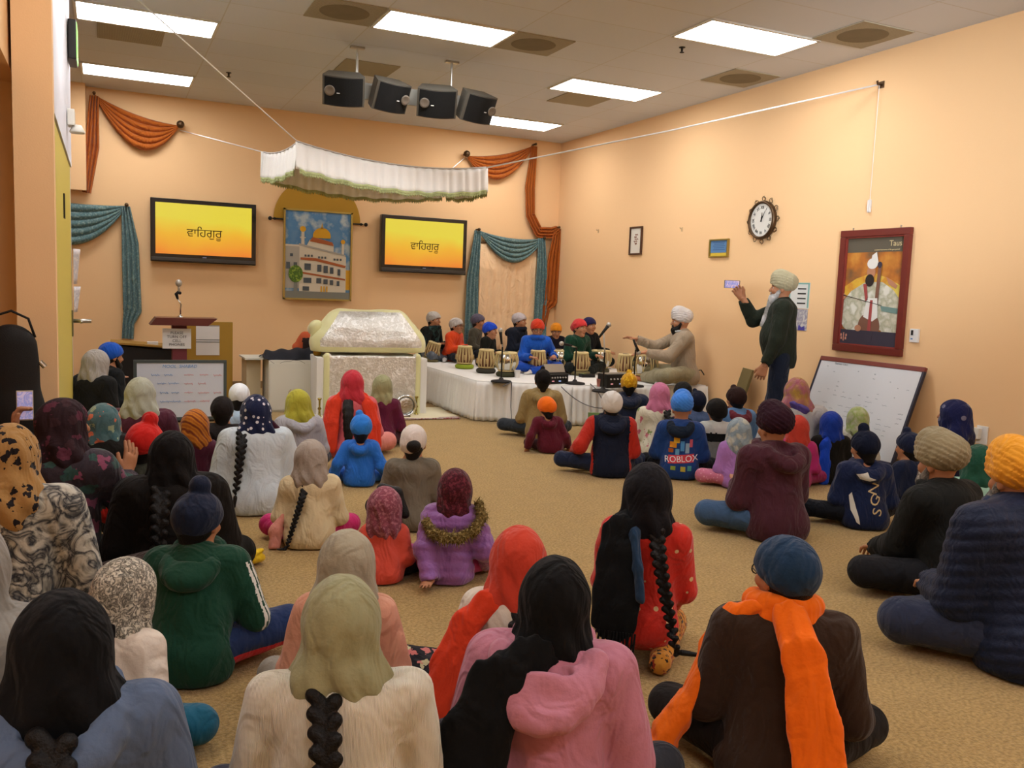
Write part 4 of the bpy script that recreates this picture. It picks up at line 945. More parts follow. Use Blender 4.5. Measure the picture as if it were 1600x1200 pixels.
# yellow folded thing beside the green-jacketed boy
p = at(385, 885, 0); o = empty('yellow_pouch', (p.x, p.y, 0), .3, 'yellow folded pouch on the carpet beside the green-jacketed boy', 'pouch')
q = SDF((-.14, -.1, 0), (.14, .1, .12), .008); q.cone((-.06, 0, .03), (.07, 0, .035), .045, .035, flat=((0, 0, 1), .7)).cone((-.02, -.02, .06), (.08, .0, .075), .03, .02, flat=((0, 0, 1), .5)).plane((0, 0, .002), (0, 0, 1)); link('pouch_body', q.mesh('p'), cloth('#d9b320', 'pouch'), o)
# ------------------------------------------------------------------ people
SKIN = mat('skin', '#b07a58', .55, spec=.3); SKIN2 = mat('skin_dark', '#8f5c3f', .55, spec=.3)
HAIR = mat('black_hair', '#0e0b0a', .5, bump=('noise', 140, .5), spec=.25)
GREY_HAIR = mat('grey_hair', '#8d8981', .8, bump=('noise', 120, .8), pattern=('weave', 18, '#5f5b55', '#bdb9b0'))
WHITE_HAIR = mat('white_beard', '#a9a7a2', .8, bump=('noise', 120, .8), pattern=('weave', 12, '#8b8982', '#c9c8c6'))
EYEW = mat('eye_white', '#d8d3cc', .3); EYEB = mat('eye_brown', '#20130c', .2); LIP = mat('lips', '#8e4e40', .5)
V3 = lambda x, y, z: np.array((x, y, z), float)
def rotm(yaw, pitch, roll):   # degrees: yaw + turns right, pitch + nods down, roll + tilts right
    return np.array(Matrix.Rotation(math.radians(-yaw), 3, 'Z') @ Matrix.Rotation(math.radians(-pitch), 3, 'X') @ Matrix.Rotation(math.radians(roll), 3, 'Y'))
class Pose:
    def __init__(s, H, w=1., lean=10., side=0., head=(0, 0, 0), legs='cross', hands=None, lift=None, twist=0., capz=.0, hs=None, knees=None, ankles=None):
        s.hs = hs if hs else .62+.38*(min(H, .92)/.85)
        s.lift = lift if lift is not None else {'cross': 0, 'kneel': .10, 'side': 0, 'up': 0, 'stand': .80}[legs]
        s.w = w; s.legs = legs
        sb = (H-(.238+capz)*s.hs)/(.57+s.lift); s.sb = sb
        s.ly = .47*math.sin(math.radians(lean)); s.lx = .47*math.sin(math.radians(side)); s.cz = math.cos(math.radians(lean*.9))*math.cos(math.radians(side*.9))
        s.tw = math.radians(twist)
        s.nb = s.S(0, -.01, .57)
        s.R = rotm(*head)
        s.hc = s.nb+np.array((s.lx*.15, .02, .118))*s.hs
        s.top = s.hc+s.R@V3(0, -.005, .12+capz)*s.hs
        s.sh = [s.S(-.160*w, -.005, .512), s.S(.160*w, -.005, .512)]
        L = .95*sb
        if legs == 'cross': kn = [(-.34, .26, .115), (.34, .28, .115)]; an = [(.10, .40, .055), (-.12, .30, .05)]; hp = [(-.09, .0, .12), (.09, .0, .12)]
        elif legs == 'kneel': kn = [(-.13, .34, .075), (.13, .34, .075)]; an = [(-.12, -.16, .055), (.12, -.16, .055)]; hp = [(-.09, 0, .2), (.09, 0, .2)]
        elif legs == 'side': kn = [(-.10, .40, .09), (.30, .30, .09)]; an = [(-.38, .14, .05), (.0, .08, .05)]; hp = [(-.09, 0, .12), (.09, 0, .12)]
        elif legs == 'up': kn = [(-.17, .30, .40), (.17, .30, .40)]; an = [(-.13, .46, .05), (.13, .46, .05)]; hp = [(-.09, 0, .12), (.09, 0, .12)]
        else: kn = [(-.10, .02, .48), (.11, .03, .48)]; an = [(-.11, -.01, .08), (.12, .0, .08)]; hp = [(-.09, 0, .90), (.09, 0, .90)]
        s.kn = [np.array(k)*sb for k in (knees or kn)]; s.an = [np.array(k)*sb for k in (ankles or an)]; s.hp = [np.array(k)*sb for k in hp]
        hands = hands or (None, None)
        dflt = [(-.13, .27, .20), (.13, .27, .20)] if legs != 'stand' else [(-.24, .06, .80), (.24, .06, .80)]
        s.wr = [np.array(h if h else d_)*sb for h, d_ in zip(hands, dflt)]
        s.el = []
        for i in (0, 1):
            sg = -1 if i == 0 else 1; a = s.sh[i]; b = s.wr[i]; l1, l2 = .275*sb, .25*sb
            d = b-a; D = np.linalg.norm(d)
            if D > (l1+l2)*.985: b = a+d/D*(l1+l2)*.985; s.wr[i] = b; d = b-a; D = np.linalg.norm(d)
            x = (l1*l1-l2*l2+D*D)/(2*D); h = math.sqrt(max(1e-6, l1*l1-x*x)); u = d/D
            pole = V3(sg*.42, -.5, -.6); pole = pole-u*(pole@u); pole /= np.linalg.norm(pole)
            s.el.append(a+u*x+pole*h)
    def S(s, x, y, z):
        sb = s.sb; dz = max(0., z-.10); f = (dz/.47)**1.35 if dz > 0 else 0
        c, q = math.cos(s.tw*min(1, dz/.4)), math.sin(s.tw*min(1, dz/.4))
        x, y = x*c+y*q, -x*q+y*c
        return np.array(((x+s.lx*f), y+s.ly*f, min(z, .10)+dz*s.cz+s.lift))*sb
    def H(s, x, y, z): return s.hc+s.R@V3(x, y, z)*s.hs
    def box(s, m=.22, head=True):
        P = np.array([s.hc, s.top, s.nb]+s.sh+s.kn+s.an+s.wr+s.el); lo = P.min(0)-m*s.sb; hi = P.max(0)+m*s.sb; lo[2] = max(lo[2], -.03); lo[1] = min(lo[1], -.26*s.sb); return lo, hi

def bbox(pts, m): P = np.array(pts); return P.min(0)-m, P.max(0)+m
def build_hand(p, i, vox, curl=.5, palm_dir=None):
    """palm, four bent fingers of unequal length and a side thumb, rooted at the wrist"""
    s_ = .95*p.sb/.95 if p.sb > .85 else p.sb*.98
    w_ = p.wr[i]; d = w_-p.el[i]; d = d/np.linalg.norm(d)
    if palm_dir is not None: d = np.array(palm_dir[0], float)/np.linalg.norm(palm_dir[0]); dn = np.array(palm_dir[1], float)
    else: dn = V3(0, 0, -1)
    dn = dn-d*(dn@d); dn /= np.linalg.norm(dn); sd = np.cross(d, dn)*(1 if i == 0 else -1)   # towards the thumb
    sd = -sd if i == 0 else -sd
    f = lambda a, b, c: w_+(d*a+sd*b+dn*c)*s_
    q = SDF(*bbox([f(0, 0, 0), f(.19, .05, .05), f(.1, -.06, -.03), f(.08, .09, .03)], .035), min(vox, .0055))
    q.cone(f(-.05, 0, 0), f(.01, 0, 0), .026*s_, .024*s_, flat=(dn, .75))
    q.cone(f(.02, .012, 0), f(.075, .018, .0), .026*s_, .026*s_, flat=(dn, .45)).cone(f(.02, -.012, 0), f(.07, -.02, 0), .025*s_, .024*s_, flat=(dn, .45))
    for k, (b, L_) in enumerate(((.034, .070), (.012, .078), (-.010, .072), (-.031, .056))):
        a = f(.08, b, .002); c1 = f(.08+L_*.5*math.cos(curl*.6), b*1.12, L_*.5*math.sin(curl*.6)); 
        c2 = f(.08+L_*.5*math.cos(curl*.6)+L_*.5*math.cos(curl*1.7), b*1.15, L_*.5*math.sin(curl*.6)+L_*.5*math.sin(curl*1.7))
        q.cone(a, c1, .0095*s_, .0088*s_, k=.004).cone(c1, c2, .0088*s_, .0072*s_, k=.003)
    t0 = f(.02, .024, .004); t1 = f(.055, .052, .014); t2 = f(.085, .058, .024)
    q.cone(t0, t1, .0135*s_, .011*s_, k=.008).cone(t1, t2, .011*s_, .0085*s_, k=.004)
    return q.mesh('hand')

def build_body(p, vox, skin, hand=(.5, .5), palm=(None, None), face=True, feet=True, name='body', forearm=0):
    hs = p.hs; fv = min(vox, .0075 if not face else .006)
    ms = []
    q = SDF(*p.box(.14), max(vox, .016))
    q.cone(p.S(0, 0, .12), p.S(0, .01, .44), .115*p.sb, .115*p.sb, flat=((0, 1, 0), .72), k=.03).cone(p.S(-.12*p.w, -.01, .50), p.S(.12*p.w, -.01, .50), .045*p.sb, k=.04)
    for i in (0, 1):
        q.cone(p.hp[i], p.kn[i], .07*p.sb, .05*p.sb, k=.03).cone(p.kn[i], p.an[i], .048*p.sb, .032*p.sb)
        q.cone(p.sh[i], p.el[i], .040*p.sb, .034*p.sb, k=.03).cone(p.el[i], p.wr[i], .034*p.sb, .026*p.sb)
    q.cone(p.nb-V3(0, 0, .05), p.hc-V3(0, 0, .05*hs), .05*hs)
    ms.append(q.mesh('t'))
    Hh = p.H
    q = SDF(*bbox([Hh(-.1, -.12, -.15), Hh(.1, .14, .14), Hh(.1, -.12, .14), Hh(-.1, .14, -.15), p.nb-V3(0, 0, .06)], .03), fv)
    k = .02*hs
    q.ell(Hh(0, -.008, .022), V3(.074, .094, .096)*hs, p.R, k).ell(Hh(0, .030, -.035), V3(.057, .062, .084)*hs, p.R, .03*hs).ell(Hh(0, .066, -.098), V3(.026, .024, .022)*hs, p.R, .03*hs)
    q.cone(Hh(0, -.018, -.06), p.nb-V3(0, 0, .02), .050*hs, .056*hs, k=.03).cone(p.nb-V3(.06, 0, .035)*p.sb, p.nb-V3(-.06, 0, .035)*p.sb, .05*p.sb, k=.05)
    for sx in (-1, 1):
        q.ell(Hh(sx*.030, .092, .002), V3(.017, .012, .011)*hs, p.R, .012*hs, 'cut')
        q.ell(Hh(sx*.042, .068, -.028), V3(.022, .018, .02)*hs, p.R, .02*hs)
        q.ell(Hh(sx*.074, -.004, -.010), V3(.011, .020, .031)*hs, p.R, .006*hs)
    q.cone(Hh(0, .088, .012), Hh(0, .108, -.026), .008*hs, .0135*hs, k=.010*hs).ell(Hh(0, .086, -.060), V3(.024, .012, .008)*hs, p.R, .008*hs).ell(Hh(0, .082, .025), V3(.05, .014, .010)*hs, p.R, .014*hs)
    ms.append(q.mesh('t'))
    for i in (0, 1):
        ms.append(build_hand(p, i, vox, hand[i], palm[i]))
        if forearm:
            qq = SDF(*bbox([p.el[i], p.wr[i]], .06), vox); qq.cone(p.el[i], p.wr[i], .038*p.sb, .026*p.sb); ms.append(qq.mesh('t'))
    return ms
def face_parts(p, root, glasses=None, brows=HAIR):
    hs = p.hs; b = MB()
    for sx in (-1, 1):
        b.sphere(p.H(sx*.030, .0745, .001), .0118*hs, 0, 12); b.sphere(p.H(sx*.030, .0805, .001), .0070*hs, 1, 10)
    b.build('eyes', [EYEW, EYEB], root, smooth=True)
    b = MB()
    for sx in (-1, 1): b.tube([p.H(sx*(.014+.036*t/5), .094-.012*(t/5)**2, .022+.006*math.sin(PI*t/5)) for t in range(6)], .0035*hs, n=6)
    b.build('eyebrows', brows, root, smooth=True)
    b = MB(); b.tube([p.H(-.022+.044*t/6, .098-.010*abs(t/3-1)**2, -.060-.003*math.sin(PI*t/6)) for t in range(7)], [.002*hs, .0045*hs, .005*hs, .0045*hs, .005*hs, .0045*hs, .002*hs], n=6)
    b.build('lips', LIP, root, smooth=True)
    if glasses: spectacles(p, root, glasses)
def spectacles(p, root, m):
    b = MB()
    for sx in (-1, 1):
        b.tube([p.H(sx*.031+.023*math.cos(a*PI/9), .102, .0+.019*math.sin(a*PI/9)) for a in range(19)], .0025*p.hs, n=5, cap=False)
        b.tube([p.H(sx*.054, .10, .004), p.H(sx*.078, .04, .004), p.H(sx*.082, -.01, .0)], .0025*p.hs, n=5)
    b.tube([p.H(-.008, .103, .004), p.H(.008, .103, .004)], .0025*p.hs, n=5); b.build('eyeglasses', m, root)

def g_top(p, vox, puff=.012, sleeve='long', cover=.8, name='top', wr=.0055, quilt=0, seed=0, belly=0, hem=None):
    q = SDF(*p.box(.24+puff), vox); sb = p.sb; w = p.w; fl = ((0, 1, 0), .80)
    if p.legs == 'stand':
        q.cone(p.S(0, .0, .06), p.S(0, .01+belly, .24), .148*sb*w+puff, .150*sb*w+puff+belly, k=.05, flat=fl)
    else:
        if cover > 0:
            q.cone(p.S(-.05, -.025, .09), p.S(.05, -.025, .09), .125*sb*w*cover**.3+puff, k=.05, flat=((0, 1, 0), .95))
        q.cone(p.S(0, 0, .12), p.S(0, .01+belly*.3, .26), .138*sb*w+puff, .128*sb*w+puff+belly, k=.06, flat=fl)
    q.cone(p.S(0, .01, .24), p.S(0, .0, .44), .130*sb*w+puff, .138*sb*w+puff, k=.05, flat=fl)
    q.cone(p.S(-.125*w, -.008, .500), p.S(.125*w, -.008, .500), .064*sb+puff, k=.05)
    q.cone(p.S(0, -.02, .50), p.S(0, -.012, .56), .085*sb+puff, .050*sb+puff*.6, k=.04)
    for i in (0, 1):
        q.cone(p.sh[i], p.el[i], .056*sb+puff, .047*sb+puff, k=.035)
        if sleeve == 'long':
            e = p.wr[i]-(p.wr[i]-p.el[i])*.03; q.cone(p.el[i], e, .046*sb+puff, .034*sb+puff*.8, k=.02)
            dd = p.wr[i]-p.el[i]; dd = dd/np.linalg.norm(dd); q.cone(e+dd*.03, e+dd*.12, .036*sb+puff, k=.004, op='cut')
    q.wrinkle(wr, 20/sb, seed)
    if quilt:
        P = q.pts(); q.F = q.F-(quilt*np.abs(np.sin((P[..., 2]*1.0+.25*P[..., 1])*PI/(.052))).astype(np.float32))
    q.plane((0, 0, .006 if hem is None else hem), (0, 0, 1))
    return q
def g_hood(q, p, puff=.02, g=1.):
    sb = p.sb
    pts = [p.S(.095*math.cos(a), .02+.085*math.sin(a), .575+.012*math.sin(a)-.018*(math.sin(a) < 0)) for a in np.linspace(PI*.55, PI*2.45, 12)]
    for a, b in zip(pts, pts[1:]): q.cone(a, b, .030*sb, k=.02)
    arc = [p.S(.105*g*math.cos(t), -.085-(.072*g+puff)*math.sin(t), .56-.075*g*g*math.sin(t)) for t in np.linspace(0, PI, 9)]
    for a, b in zip(arc, arc[1:]): q.cone(a, b, .040*sb, k=.02)
    q.ell(p.S(0, -.12*g**.5-puff*.6, .515-.03*(g-1)), V3(.085, .045, .06)*sb*g, None, .04); q.ell(p.S(0, -.118*g**.5, .598), V3(.072*g, .045, .045)*sb, None, .012, 'cut').ell(p.S(0, -.138*g**.5-puff*.5, .572), V3(.066*g, .030, .058*g)*sb, None, .010, 'cut')
    return q
def g_legs(p, vox, puff=.012, wr=.004, seed=5, rh=1., long=True):
    q = SDF(*p.box(.2), vox); sb = p.sb
    if p.legs != 'stand': q.cone(p.S(-.07, -.02, .10), p.S(.07, -.02, .10), .115*sb*p.w*rh, k=.05)
    else: q.cone(p.S(-.05, 0, .07), p.S(.05, 0, .07), .105*sb*p.w, k=.05)
    for i in (0, 1):
        q.cone(p.hp[i], p.kn[i], .088*sb*p.w**.5, .066*sb+puff*.6, k=.03)
        q.cone(p.kn[i], p.an[i], .060*sb+puff, .040*sb+puff, k=.02)
    q.wrinkle(wr, 22/sb, seed); q.plane((0, 0, .004), (0, 0, 1))
    return q
def g_feet(p, vox, root, m, name='sock'):
    for i in (0, 1):
        a = p.an[i]; sg = -1 if i == 0 else 1
        if p.legs == 'cross': d = V3(-sg*.8, .35, -.15)
        elif p.legs == 'kneel': d = V3(0, -1, -.15)
        elif p.legs == 'side': d = V3(-.9, -.3, -.1)
        else: d = V3(sg*.15, 1, -.1)
        d = d/np.linalg.norm(d)*.14*p.sb
        q = SDF(*bbox([a, a+d], .07*p.sb), min(vox, .009)); q.cone(a-d*.2, a+d*.15, .036*p.sb, .040*p.sb, k=.02).cone(a+d*.1-V3(0, 0, .012), a+d-V3(0, 0, .016), .036*p.sb, .026*p.sb, k=.02, flat=((0, 0, 1), .75)).plane((0, 0, .003), (0, 0, 1))
        link(name, q.mesh(name), m, root)

# head wear -----------------------------------------------------------------
def hw_patka(p, vox, bun=(0, .035, .135), br=.036, seed=1, low=0., sag=None, hb=1.0):
    hs = p.hs; H = p.H
    q = SDF(*bbox([H(-.12, -.15, -.09), H(.12, .13, .21), H(.12, -.15, .21), H(-.12, .13, -.09)], .02), min(vox, .0065))
    q.ell(H(0, -.008, .028), V3(.090*hb, .112*hb, .104)*hs, p.R, .02*hs)
    if sag: q.ell(H(*sag), V3(.06, .05, .055)*hs, p.R, .04*hs)
    ax = p.R@V3(0, 0, 1); c0 = H(0, 0, 0)
    def fold(P):
        L_ = (P-c0)@p.R/hs
        ang = np.arctan2(L_[..., 0], L_[..., 1]-.02)
        return .0012*hs*np.sin(ang*9+L_[..., 2]*60+seed)
    q.disp(fold)
    q.plane(H(0, 0, -.012-low), p.R@(V3(0, -.42, 1) if True else V3(0, 0, 1))*1.0 if False else p.R@V3(0, .0, 1)) if low < -.5 else q.plane(H(0, .09, .034-low), p.R@V3(0, -.50, 1))
    if bun is not None: q.cone(H(bun[0]*.8, bun[1]*.85, bun[2]-.03), H(*bun), br*.9*hs, br*hs, k=.012*hs)
    return q
def hw_turban(p, vox, big=1., seed=0, peak=.0, tilt=1, layers=.021):
    hs = p.hs; H = p.H
    q = SDF(*bbox([H(-.16, -.19, -.09), H(.16, .17, .25), H(.16, -.19, .25), H(-.16, .17, -.09)], .02), min(vox, .0065))
    q.ell(H(0, -.018, .072), V3(.106, .132, .096)*hs*big, p.R, .02*hs).ell(H(0, -.01, .035), V3(.100, .124, .066)*hs*big, p.R, .03*hs).ell(H(0, .03, .12), V3(.075, .08, .07+peak)*hs*big, p.R, .04*hs)
    c0 = H(0, 0, 0); R_ = p.R
    def fold(P):
        L_ = (P-c0)@R_/hs
        u = L_[..., 2]+tilt*.75*L_[..., 0]+.22*np.abs(L_[..., 0])-.25*L_[..., 1]
        fr = (u/(layers*1.35))%1.0
        return .0075*hs*(fr-.5)*np.clip((.155-L_[..., 2])/.03, 0, 1)
    q.disp(fold); q.plane(H(0, .09, .030), R_@V3(0, -.52, 1)); return q
def hw_scarf(p, vox, seed=0, open_=True, fall=1., flare=1., gather=True, fr=None, back=0.):
    hs = p.hs; sb = p.sb; H = p.H
    lo, hi = bbox([H(-.15, -.17, -.2), H(.15, .16, .16), p.S(-.2, -.18, .42), p.S(.2, .14, .56), p.S(0, -.2, .35)], .03)
    q = SDF(lo, hi, min(vox, .0085))
    q.ell(H(0, -.008, .026), V3(.093, .117, .106)*hs, p.R, .02)
    q.cone(H(0, -.015, -.01), p.nb+V3(0, -.02, .03)*sb, .096*hs*flare**.5, .096*hs*flare, k=.04).ell(H(0, .015, -.06), V3(.078, .09, .07)*hs, p.R, .04)
    q.cone(p.S(-.06, -.035, .555-.03*fall), p.S(.06, -.035, .555-.03*fall), .078*sb*flare, k=.05, flat=((0, 1, 0), .95))
    if back: q.cone(H(0, -.06, -.04), p.S(0, -.10, .56-back), .075*hs*flare, .07*sb*flare, k=.05)
    if fall > 1: q.cone(p.S(0, -.05, .52), p.S(0, -.07, .52-.12*(fall-1)), .11*sb, .11*sb, k=.04, flat=((0, 1, 0), .75))
    c0 = H(0, 0, 0); R_ = p.R; g = np.random.RandomState(seed); a1, a2, a3 = g.rand(3)*6
    def fold(P):
        L_ = (P-c0)@R_/hs; ang = np.arctan2(L_[..., 0], -(L_[..., 1]+.005)); dn = np.clip((.05-L_[..., 2])/.16, 0, 1.4)
        return (.0050*np.sin(ang*6.5+a1+2.2*np.sin(L_[..., 2]*13+a2))+.0045*np.sin(ang*11+L_[..., 2]*38+a3))*dn*hs+.0010*hs*np.sin(L_[..., 2]*50+ang*4+a1)*(1-dn*.5)
    q.disp(fold)
    if open_:
        q.cone(H(0, .075, .0), H(0, .30, .0), .060*hs, .09*hs, k=.006, op='cut').cone(H(0, .080, -.05), H(0, .30, -.06), .052*hs, .09*hs, k=.006, op='cut')
    return q
def strip(path, wid, th, vox, nrm=(0, 1, 0), pleat=.16, seed=0, k=.02, clipz=None):
    """cloth strip along a path: flat rounded section with lengthwise pleats"""
    P_ = [np.array(x, float) for x in path]; ws = wid if isinstance(wid, (list, tuple)) else [wid]*len(P_)
    ns = nrm if isinstance(nrm, list) else [nrm]*(len(P_)-1)
    q = SDF(*bbox(P_, max(ws)/2+.03), vox)
    for i in range(len(P_)-1):
        q.cone(P_[i], P_[i+1], ws[i]/2, ws[i+1]/2, k=k, flat=(ns[i], min(1, th/(min(ws[i], ws[i+1])/2))))
    d = P_[-1]-P_[0]; d /= np.linalg.norm(d); s_ = np.cross(d, np.array(ns[0], float)); s_ /= np.linalg.norm(s_)+1e-9
    q.disp(lambda P: pleat*th*np.sin((P@s_)*2*PI/.042+2*np.sin((P@d)*9+seed)))
    if clipz is not None: q.plane((0, 0, clipz), (0, 0, 1))
    return q
def braid_path(p, L, dx=0., back=.155, z0=.60, n=14, x0=0.):
    out = []
    for i in range(n+1):
        t = i/n; z = z0-L*t
        y = -back-.02*math.sin(PI*min(1, t*1.3)) if z > .1 else -back-.03
        y = y+.04*(1-min(1, t*6))
        s_ = p.S(x0+dx*t, y, max(.03, z)); s_[2] = max(s_[2], .02); out.append(s_)
    return out
def plait(p, root, L=.45, dx=0., r=.030, vox=.008, back=.165, tail=True, x0=0., z0=.6, m=None, name='braid', tie=None):
    pts = braid_path(p, L, dx, back, z0, 40, x0); r = r*p.sb
    seg = np.cumsum([0]+[np.linalg.norm(b-a) for a, b in zip(pts, pts[1:])]); T = seg[-1]; step = r*.80; n = int(T/step)
    s0_ = 0
    def ev(s_): i = min(np.searchsorted(seg, s_, 'right')-1, len(pts)-2); f = (s_-seg[i])/(seg[i+1]-seg[i]+1e-9); return pts[i]+(pts[i+1]-pts[i])*f, (pts[i+1]-pts[i])/(np.linalg.norm(pts[i+1]-pts[i])+1e-9)
    q = SDF(*bbox(pts, r*2.2), min(vox, max(.0045, r/5)))
    for k in range(n):
        c, d = ev(k*step); sd = np.cross(d, V3(0, 1, 0)); sd /= np.linalg.norm(sd)+1e-9; sg = 1 if k % 2 else -1
        t = k/n; rr = r*(1-.42*t)
        ax = d-sd*sg*.75; ax /= np.linalg.norm(ax); a = c+sd*sg*rr*.50
        q.cone(a-ax*rr*.75, a+ax*rr*.85+V3(0, .25, 0)*rr, rr*.74, rr*.58, k=.001)
    if tail:
        c, d = ev(T-.001); q.cone(c, c+d*r*3.2, r*.55, r*.35, k=.006)
    return link(name, q.mesh(name), m or HAIR, root)
def ponytail(p, root, L=.4, dx=0., r=.035, vox=.009, back=.15, x0=0., z0=.58, flat=.6):
    pts = braid_path(p, L, dx, back, z0, 8, x0); r *= p.sb
    q = SDF(*bbox(pts, r*2.2), min(vox, .008))
    for i, (a, b) in enumerate(zip(pts, pts[1:])):
        q.cone(a, b, r*(1-.05*i), r*(1-.05*(i+1)), k=.01, flat=((0, 1, 0), flat))
    q.disp(lambda P: .0025*np.sin(P[..., 0]*260+2*np.sin(P[..., 2]*20)))
    return link('ponytail', q.mesh('ponytail'), HAIR, root)
def g_hair(p, vox, long=0.):
    H = p.H; hs = p.hs; q = SDF(*bbox([H(-.12, -.14, -.2), H(.12, .12, .15)], .03), min(vox, .008))
    q.ell(H(0, -.014, .024), V3(.081, .100, .103)*hs, p.R, .02)
    q.cone(H(0, -.035, -.02), H(0, -.045, -.085), .062*hs, .045*hs, k=.03)
    q.cone(H(0, .11, -.03), H(0, .3, -.03), .085*hs, .1*hs, k=.01, op='cut').ell(H(0, .10, -.05), V3(.10, .075, .09)*hs, p.R, .01, 'cut')
    return q
def g_beard(p, L=.06, m=HAIR, root=None, wid=1., vox=.006, fwd=.0):
    H = p.H; hs = p.hs
    q = SDF(*bbox([H(-.1, -.02, 0), H(.1, .14, -.14-L)], .05), vox)
    q.ell(H(0, .058, -.098), V3(.050*wid, .042, .044)*hs, p.R, .02)
    for sx in (-1, 1): q.cone(H(sx*.066, .012, -.02), H(sx*.04, .055, -.09), .016*hs, .030*hs, k=.02)
    q.cone(H(-.018, .096, -.048), H(.018, .096, -.048), .007*hs, k=.01)
    c = H(0, .065, -.10); q.cone(c, c+V3(*(p.R@V3(0, .02+fwd, -.6)))*0+np.array((p.R@V3(0, fwd, 0))*1.0)*hs*L+V3(0, 0, -L)*hs, .045*hs*wid, .022*hs*wid+.004, k=.03)
    q.disp(lambda P: .003*np.sin(P[..., 0]*150+3*np.sin(P[..., 2]*30))*hs)
    q.ell(H(0, .106, -.062), V3(.020, .012, .006)*hs, p.R, .004, 'cut')
    return link('beard', q.mesh('beard'), m, root)

GP_FLOOR = 'audience seated on the carpet'; GP_STAGE = 'players seated on the stage'
def person(u, v, H, face, label, z=0., pose={}, capz=.02, group=GP_FLOOR, dist_vox=None, top=None, legs=None, head=None, skin=SKIN, extra=None, feet='#c9c6c0', show_face=False, glasses=None, hand=(.5, .5), palm=(None, None), hair=False, forearm=0, vb=None, D=None, xy=None):
    """u, v: where the crown is seen; H: crown height above what the person sits on; face: degrees turned right from straight ahead"""
    ray = CF+CR*((u-800)/F_PX)+CU*((600-v)/F_PX)
    if vb: b_ = at(u, vb, z); D = math.hypot(b_.x, b_.y)+.42
    if D: H = CAM_H+ray.z*D/math.hypot(ray.x, ray.y)-z
    p = Pose(H, capz=capz, **pose)
    k_ = D/math.hypot(ray.x, ray.y) if D else 1
    c = Vector((ray.x*k_, ray.y*k_, 0)) if D else at(u, v, z+p.top[2])
    if xy: c = Vector((*xy, 0))
    a = -math.radians(face)
    off = Matrix.Rotation(a, 3, 'Z') @ Vector((p.top[0], p.top[1], 0))
    loc = Vector((c.x-off.x, c.y-off.y, z))
    dist = (loc-cam.location).length; vox = dist_vox or min(.014, max(.0085, dist*.0019))
    root = empty('person', loc, a, label, 'person', group)
    ms = build_body(p, vox, skin, hand, palm, show_face, forearm=forearm); link('body', join_meshes('body', ms), skin, root)
    if show_face: face_parts(p, root, glasses)
    elif glasses: spectacles(p, root, glasses)
    if legs:
        k = dict(legs); col = k.pop('m'); nm = k.pop('name', 'trousers'); fn = k.pop('color', None)
        me = g_legs(p, vox, **k).mesh(nm)
        if fn: color_faces(me, fn)
        link(nm, me, [cloth(c_) if isinstance(c_, str) else c_ for c_ in (col if isinstance(col, (list, tuple)) else [col])], root)
        if feet: g_feet(p, vox, root, cloth(feet))
    if top:
        k = dict(top); col = k.pop('m'); nm = k.pop('name', 'sweater'); hood = k.pop('hood', False); fn = k.pop('color', None); hc_ = k.pop('hoodm', None); hg = k.pop('hs_', 1.)
        k.setdefault('seed', int(u) % 17)
        q = g_top(p, vox, **k)
        if hood and not hc_: g_hood(q, p)
        me = q.mesh(nm)
        if fn: color_faces(me, lambda C, fn=fn: fn(C, p))
        link(nm, me, [cloth(c_) if isinstance(c_, str) else c_ for c_ in (col if isinstance(col, (list, tuple)) else [col])], root)
        if hood and hc_:
            q = SDF(*bbox([p.S(-.24, -.27, .30), p.S(.24, .16, .66)], .02), vox); g_hood(q, p, g=hg); q.wrinkle(.004, 25, 3); link('hood', q.mesh('hood'), cloth(hc_) if isinstance(hc_, str) else hc_, root)
    if hair: link('hair', g_hair(p, vox).mesh('hair'), HAIR, root)
    if head:
        kind, m, *o_ = head; o_ = o_[0] if o_ else {}
        m = cloth(m) if isinstance(m, str) else m
        nm = {'patka': 'head_wrap', 'turban': 'turban', 'scarf': 'headscarf', 'cap': 'head_cap'}[kind]
        if kind == 'patka': q = hw_patka(p, vox, seed=int(u) % 7, **o_)
        elif kind == 'cap': q = hw_patka(p, vox, **{'bun': None, 'seed': int(v) % 5, **o_})
        elif kind == 'turban': q = hw_turban(p, vox, **o_)
        else: q = hw_scarf(p, vox, seed=int(u) % 23, **o_)
        link(nm, q.mesh(nm), m, root)
    if extra: extra(p, root, vox)
    return root, p
def sight(u): return math.degrees(YAW)+math.degrees(math.atan((u-800)/F_PX))
def who(u, v, H, rel, label, **k): return person(u, v, H, sight(u)+rel, label, **k)
def seq(*fs):
    def run(p, r, v):
        for f in fs: f(p, r, v)
    return run
def x_plait(**k): return lambda p, r, v: plait(p, r, vox=v, **k)
def x_tail(**k): return lambda p, r, v: ponytail(p, r, vox=v, **k)
def x_hair(): return lambda p, r, v: link('hair', g_hair(p, v).mesh('hair'), HAIR, r)
def x_beard(L=.05, m=HAIR, **k): return lambda p, r, v: g_beard(p, L, m, r, **k)
def x_strip(m, path, wid, th=.012, nrm=(0, 1, 0), name='shawl_end', **k):
    def f(p, r, v):
        q = strip([p.S(*a) for a in path], [w_*p.sb for w_ in wid] if isinstance(wid, list) else wid*p.sb, th, min(v, .009), nrm, **k)
        q.plane((0, 0, .004), (0, 0, 1)); link(name, q.mesh(name), cloth(m) if isinstance(m, str) else m, r)
    return f
def x_fringe(m, x0, x1, y, z, n=16, L=.10):
    def f(p, r, v):
        b = MB(); g = random.Random(3)
        for k in range(n):
            x = x0+(x1-x0)*(k+.5)/n; b.tube([p.S(x, y, z), p.S(x+g.uniform(-.008, .008), y-.01, z-L*.5), p.S(x+g.uniform(-.014, .014), y-.012, z-L*g.uniform(.8, 1))], .0045, n=5)
        sh = [c for c in r.children if c.name.startswith('fringed_shawl')][0]; b.build('fringe', cloth(m), sh)
    return f
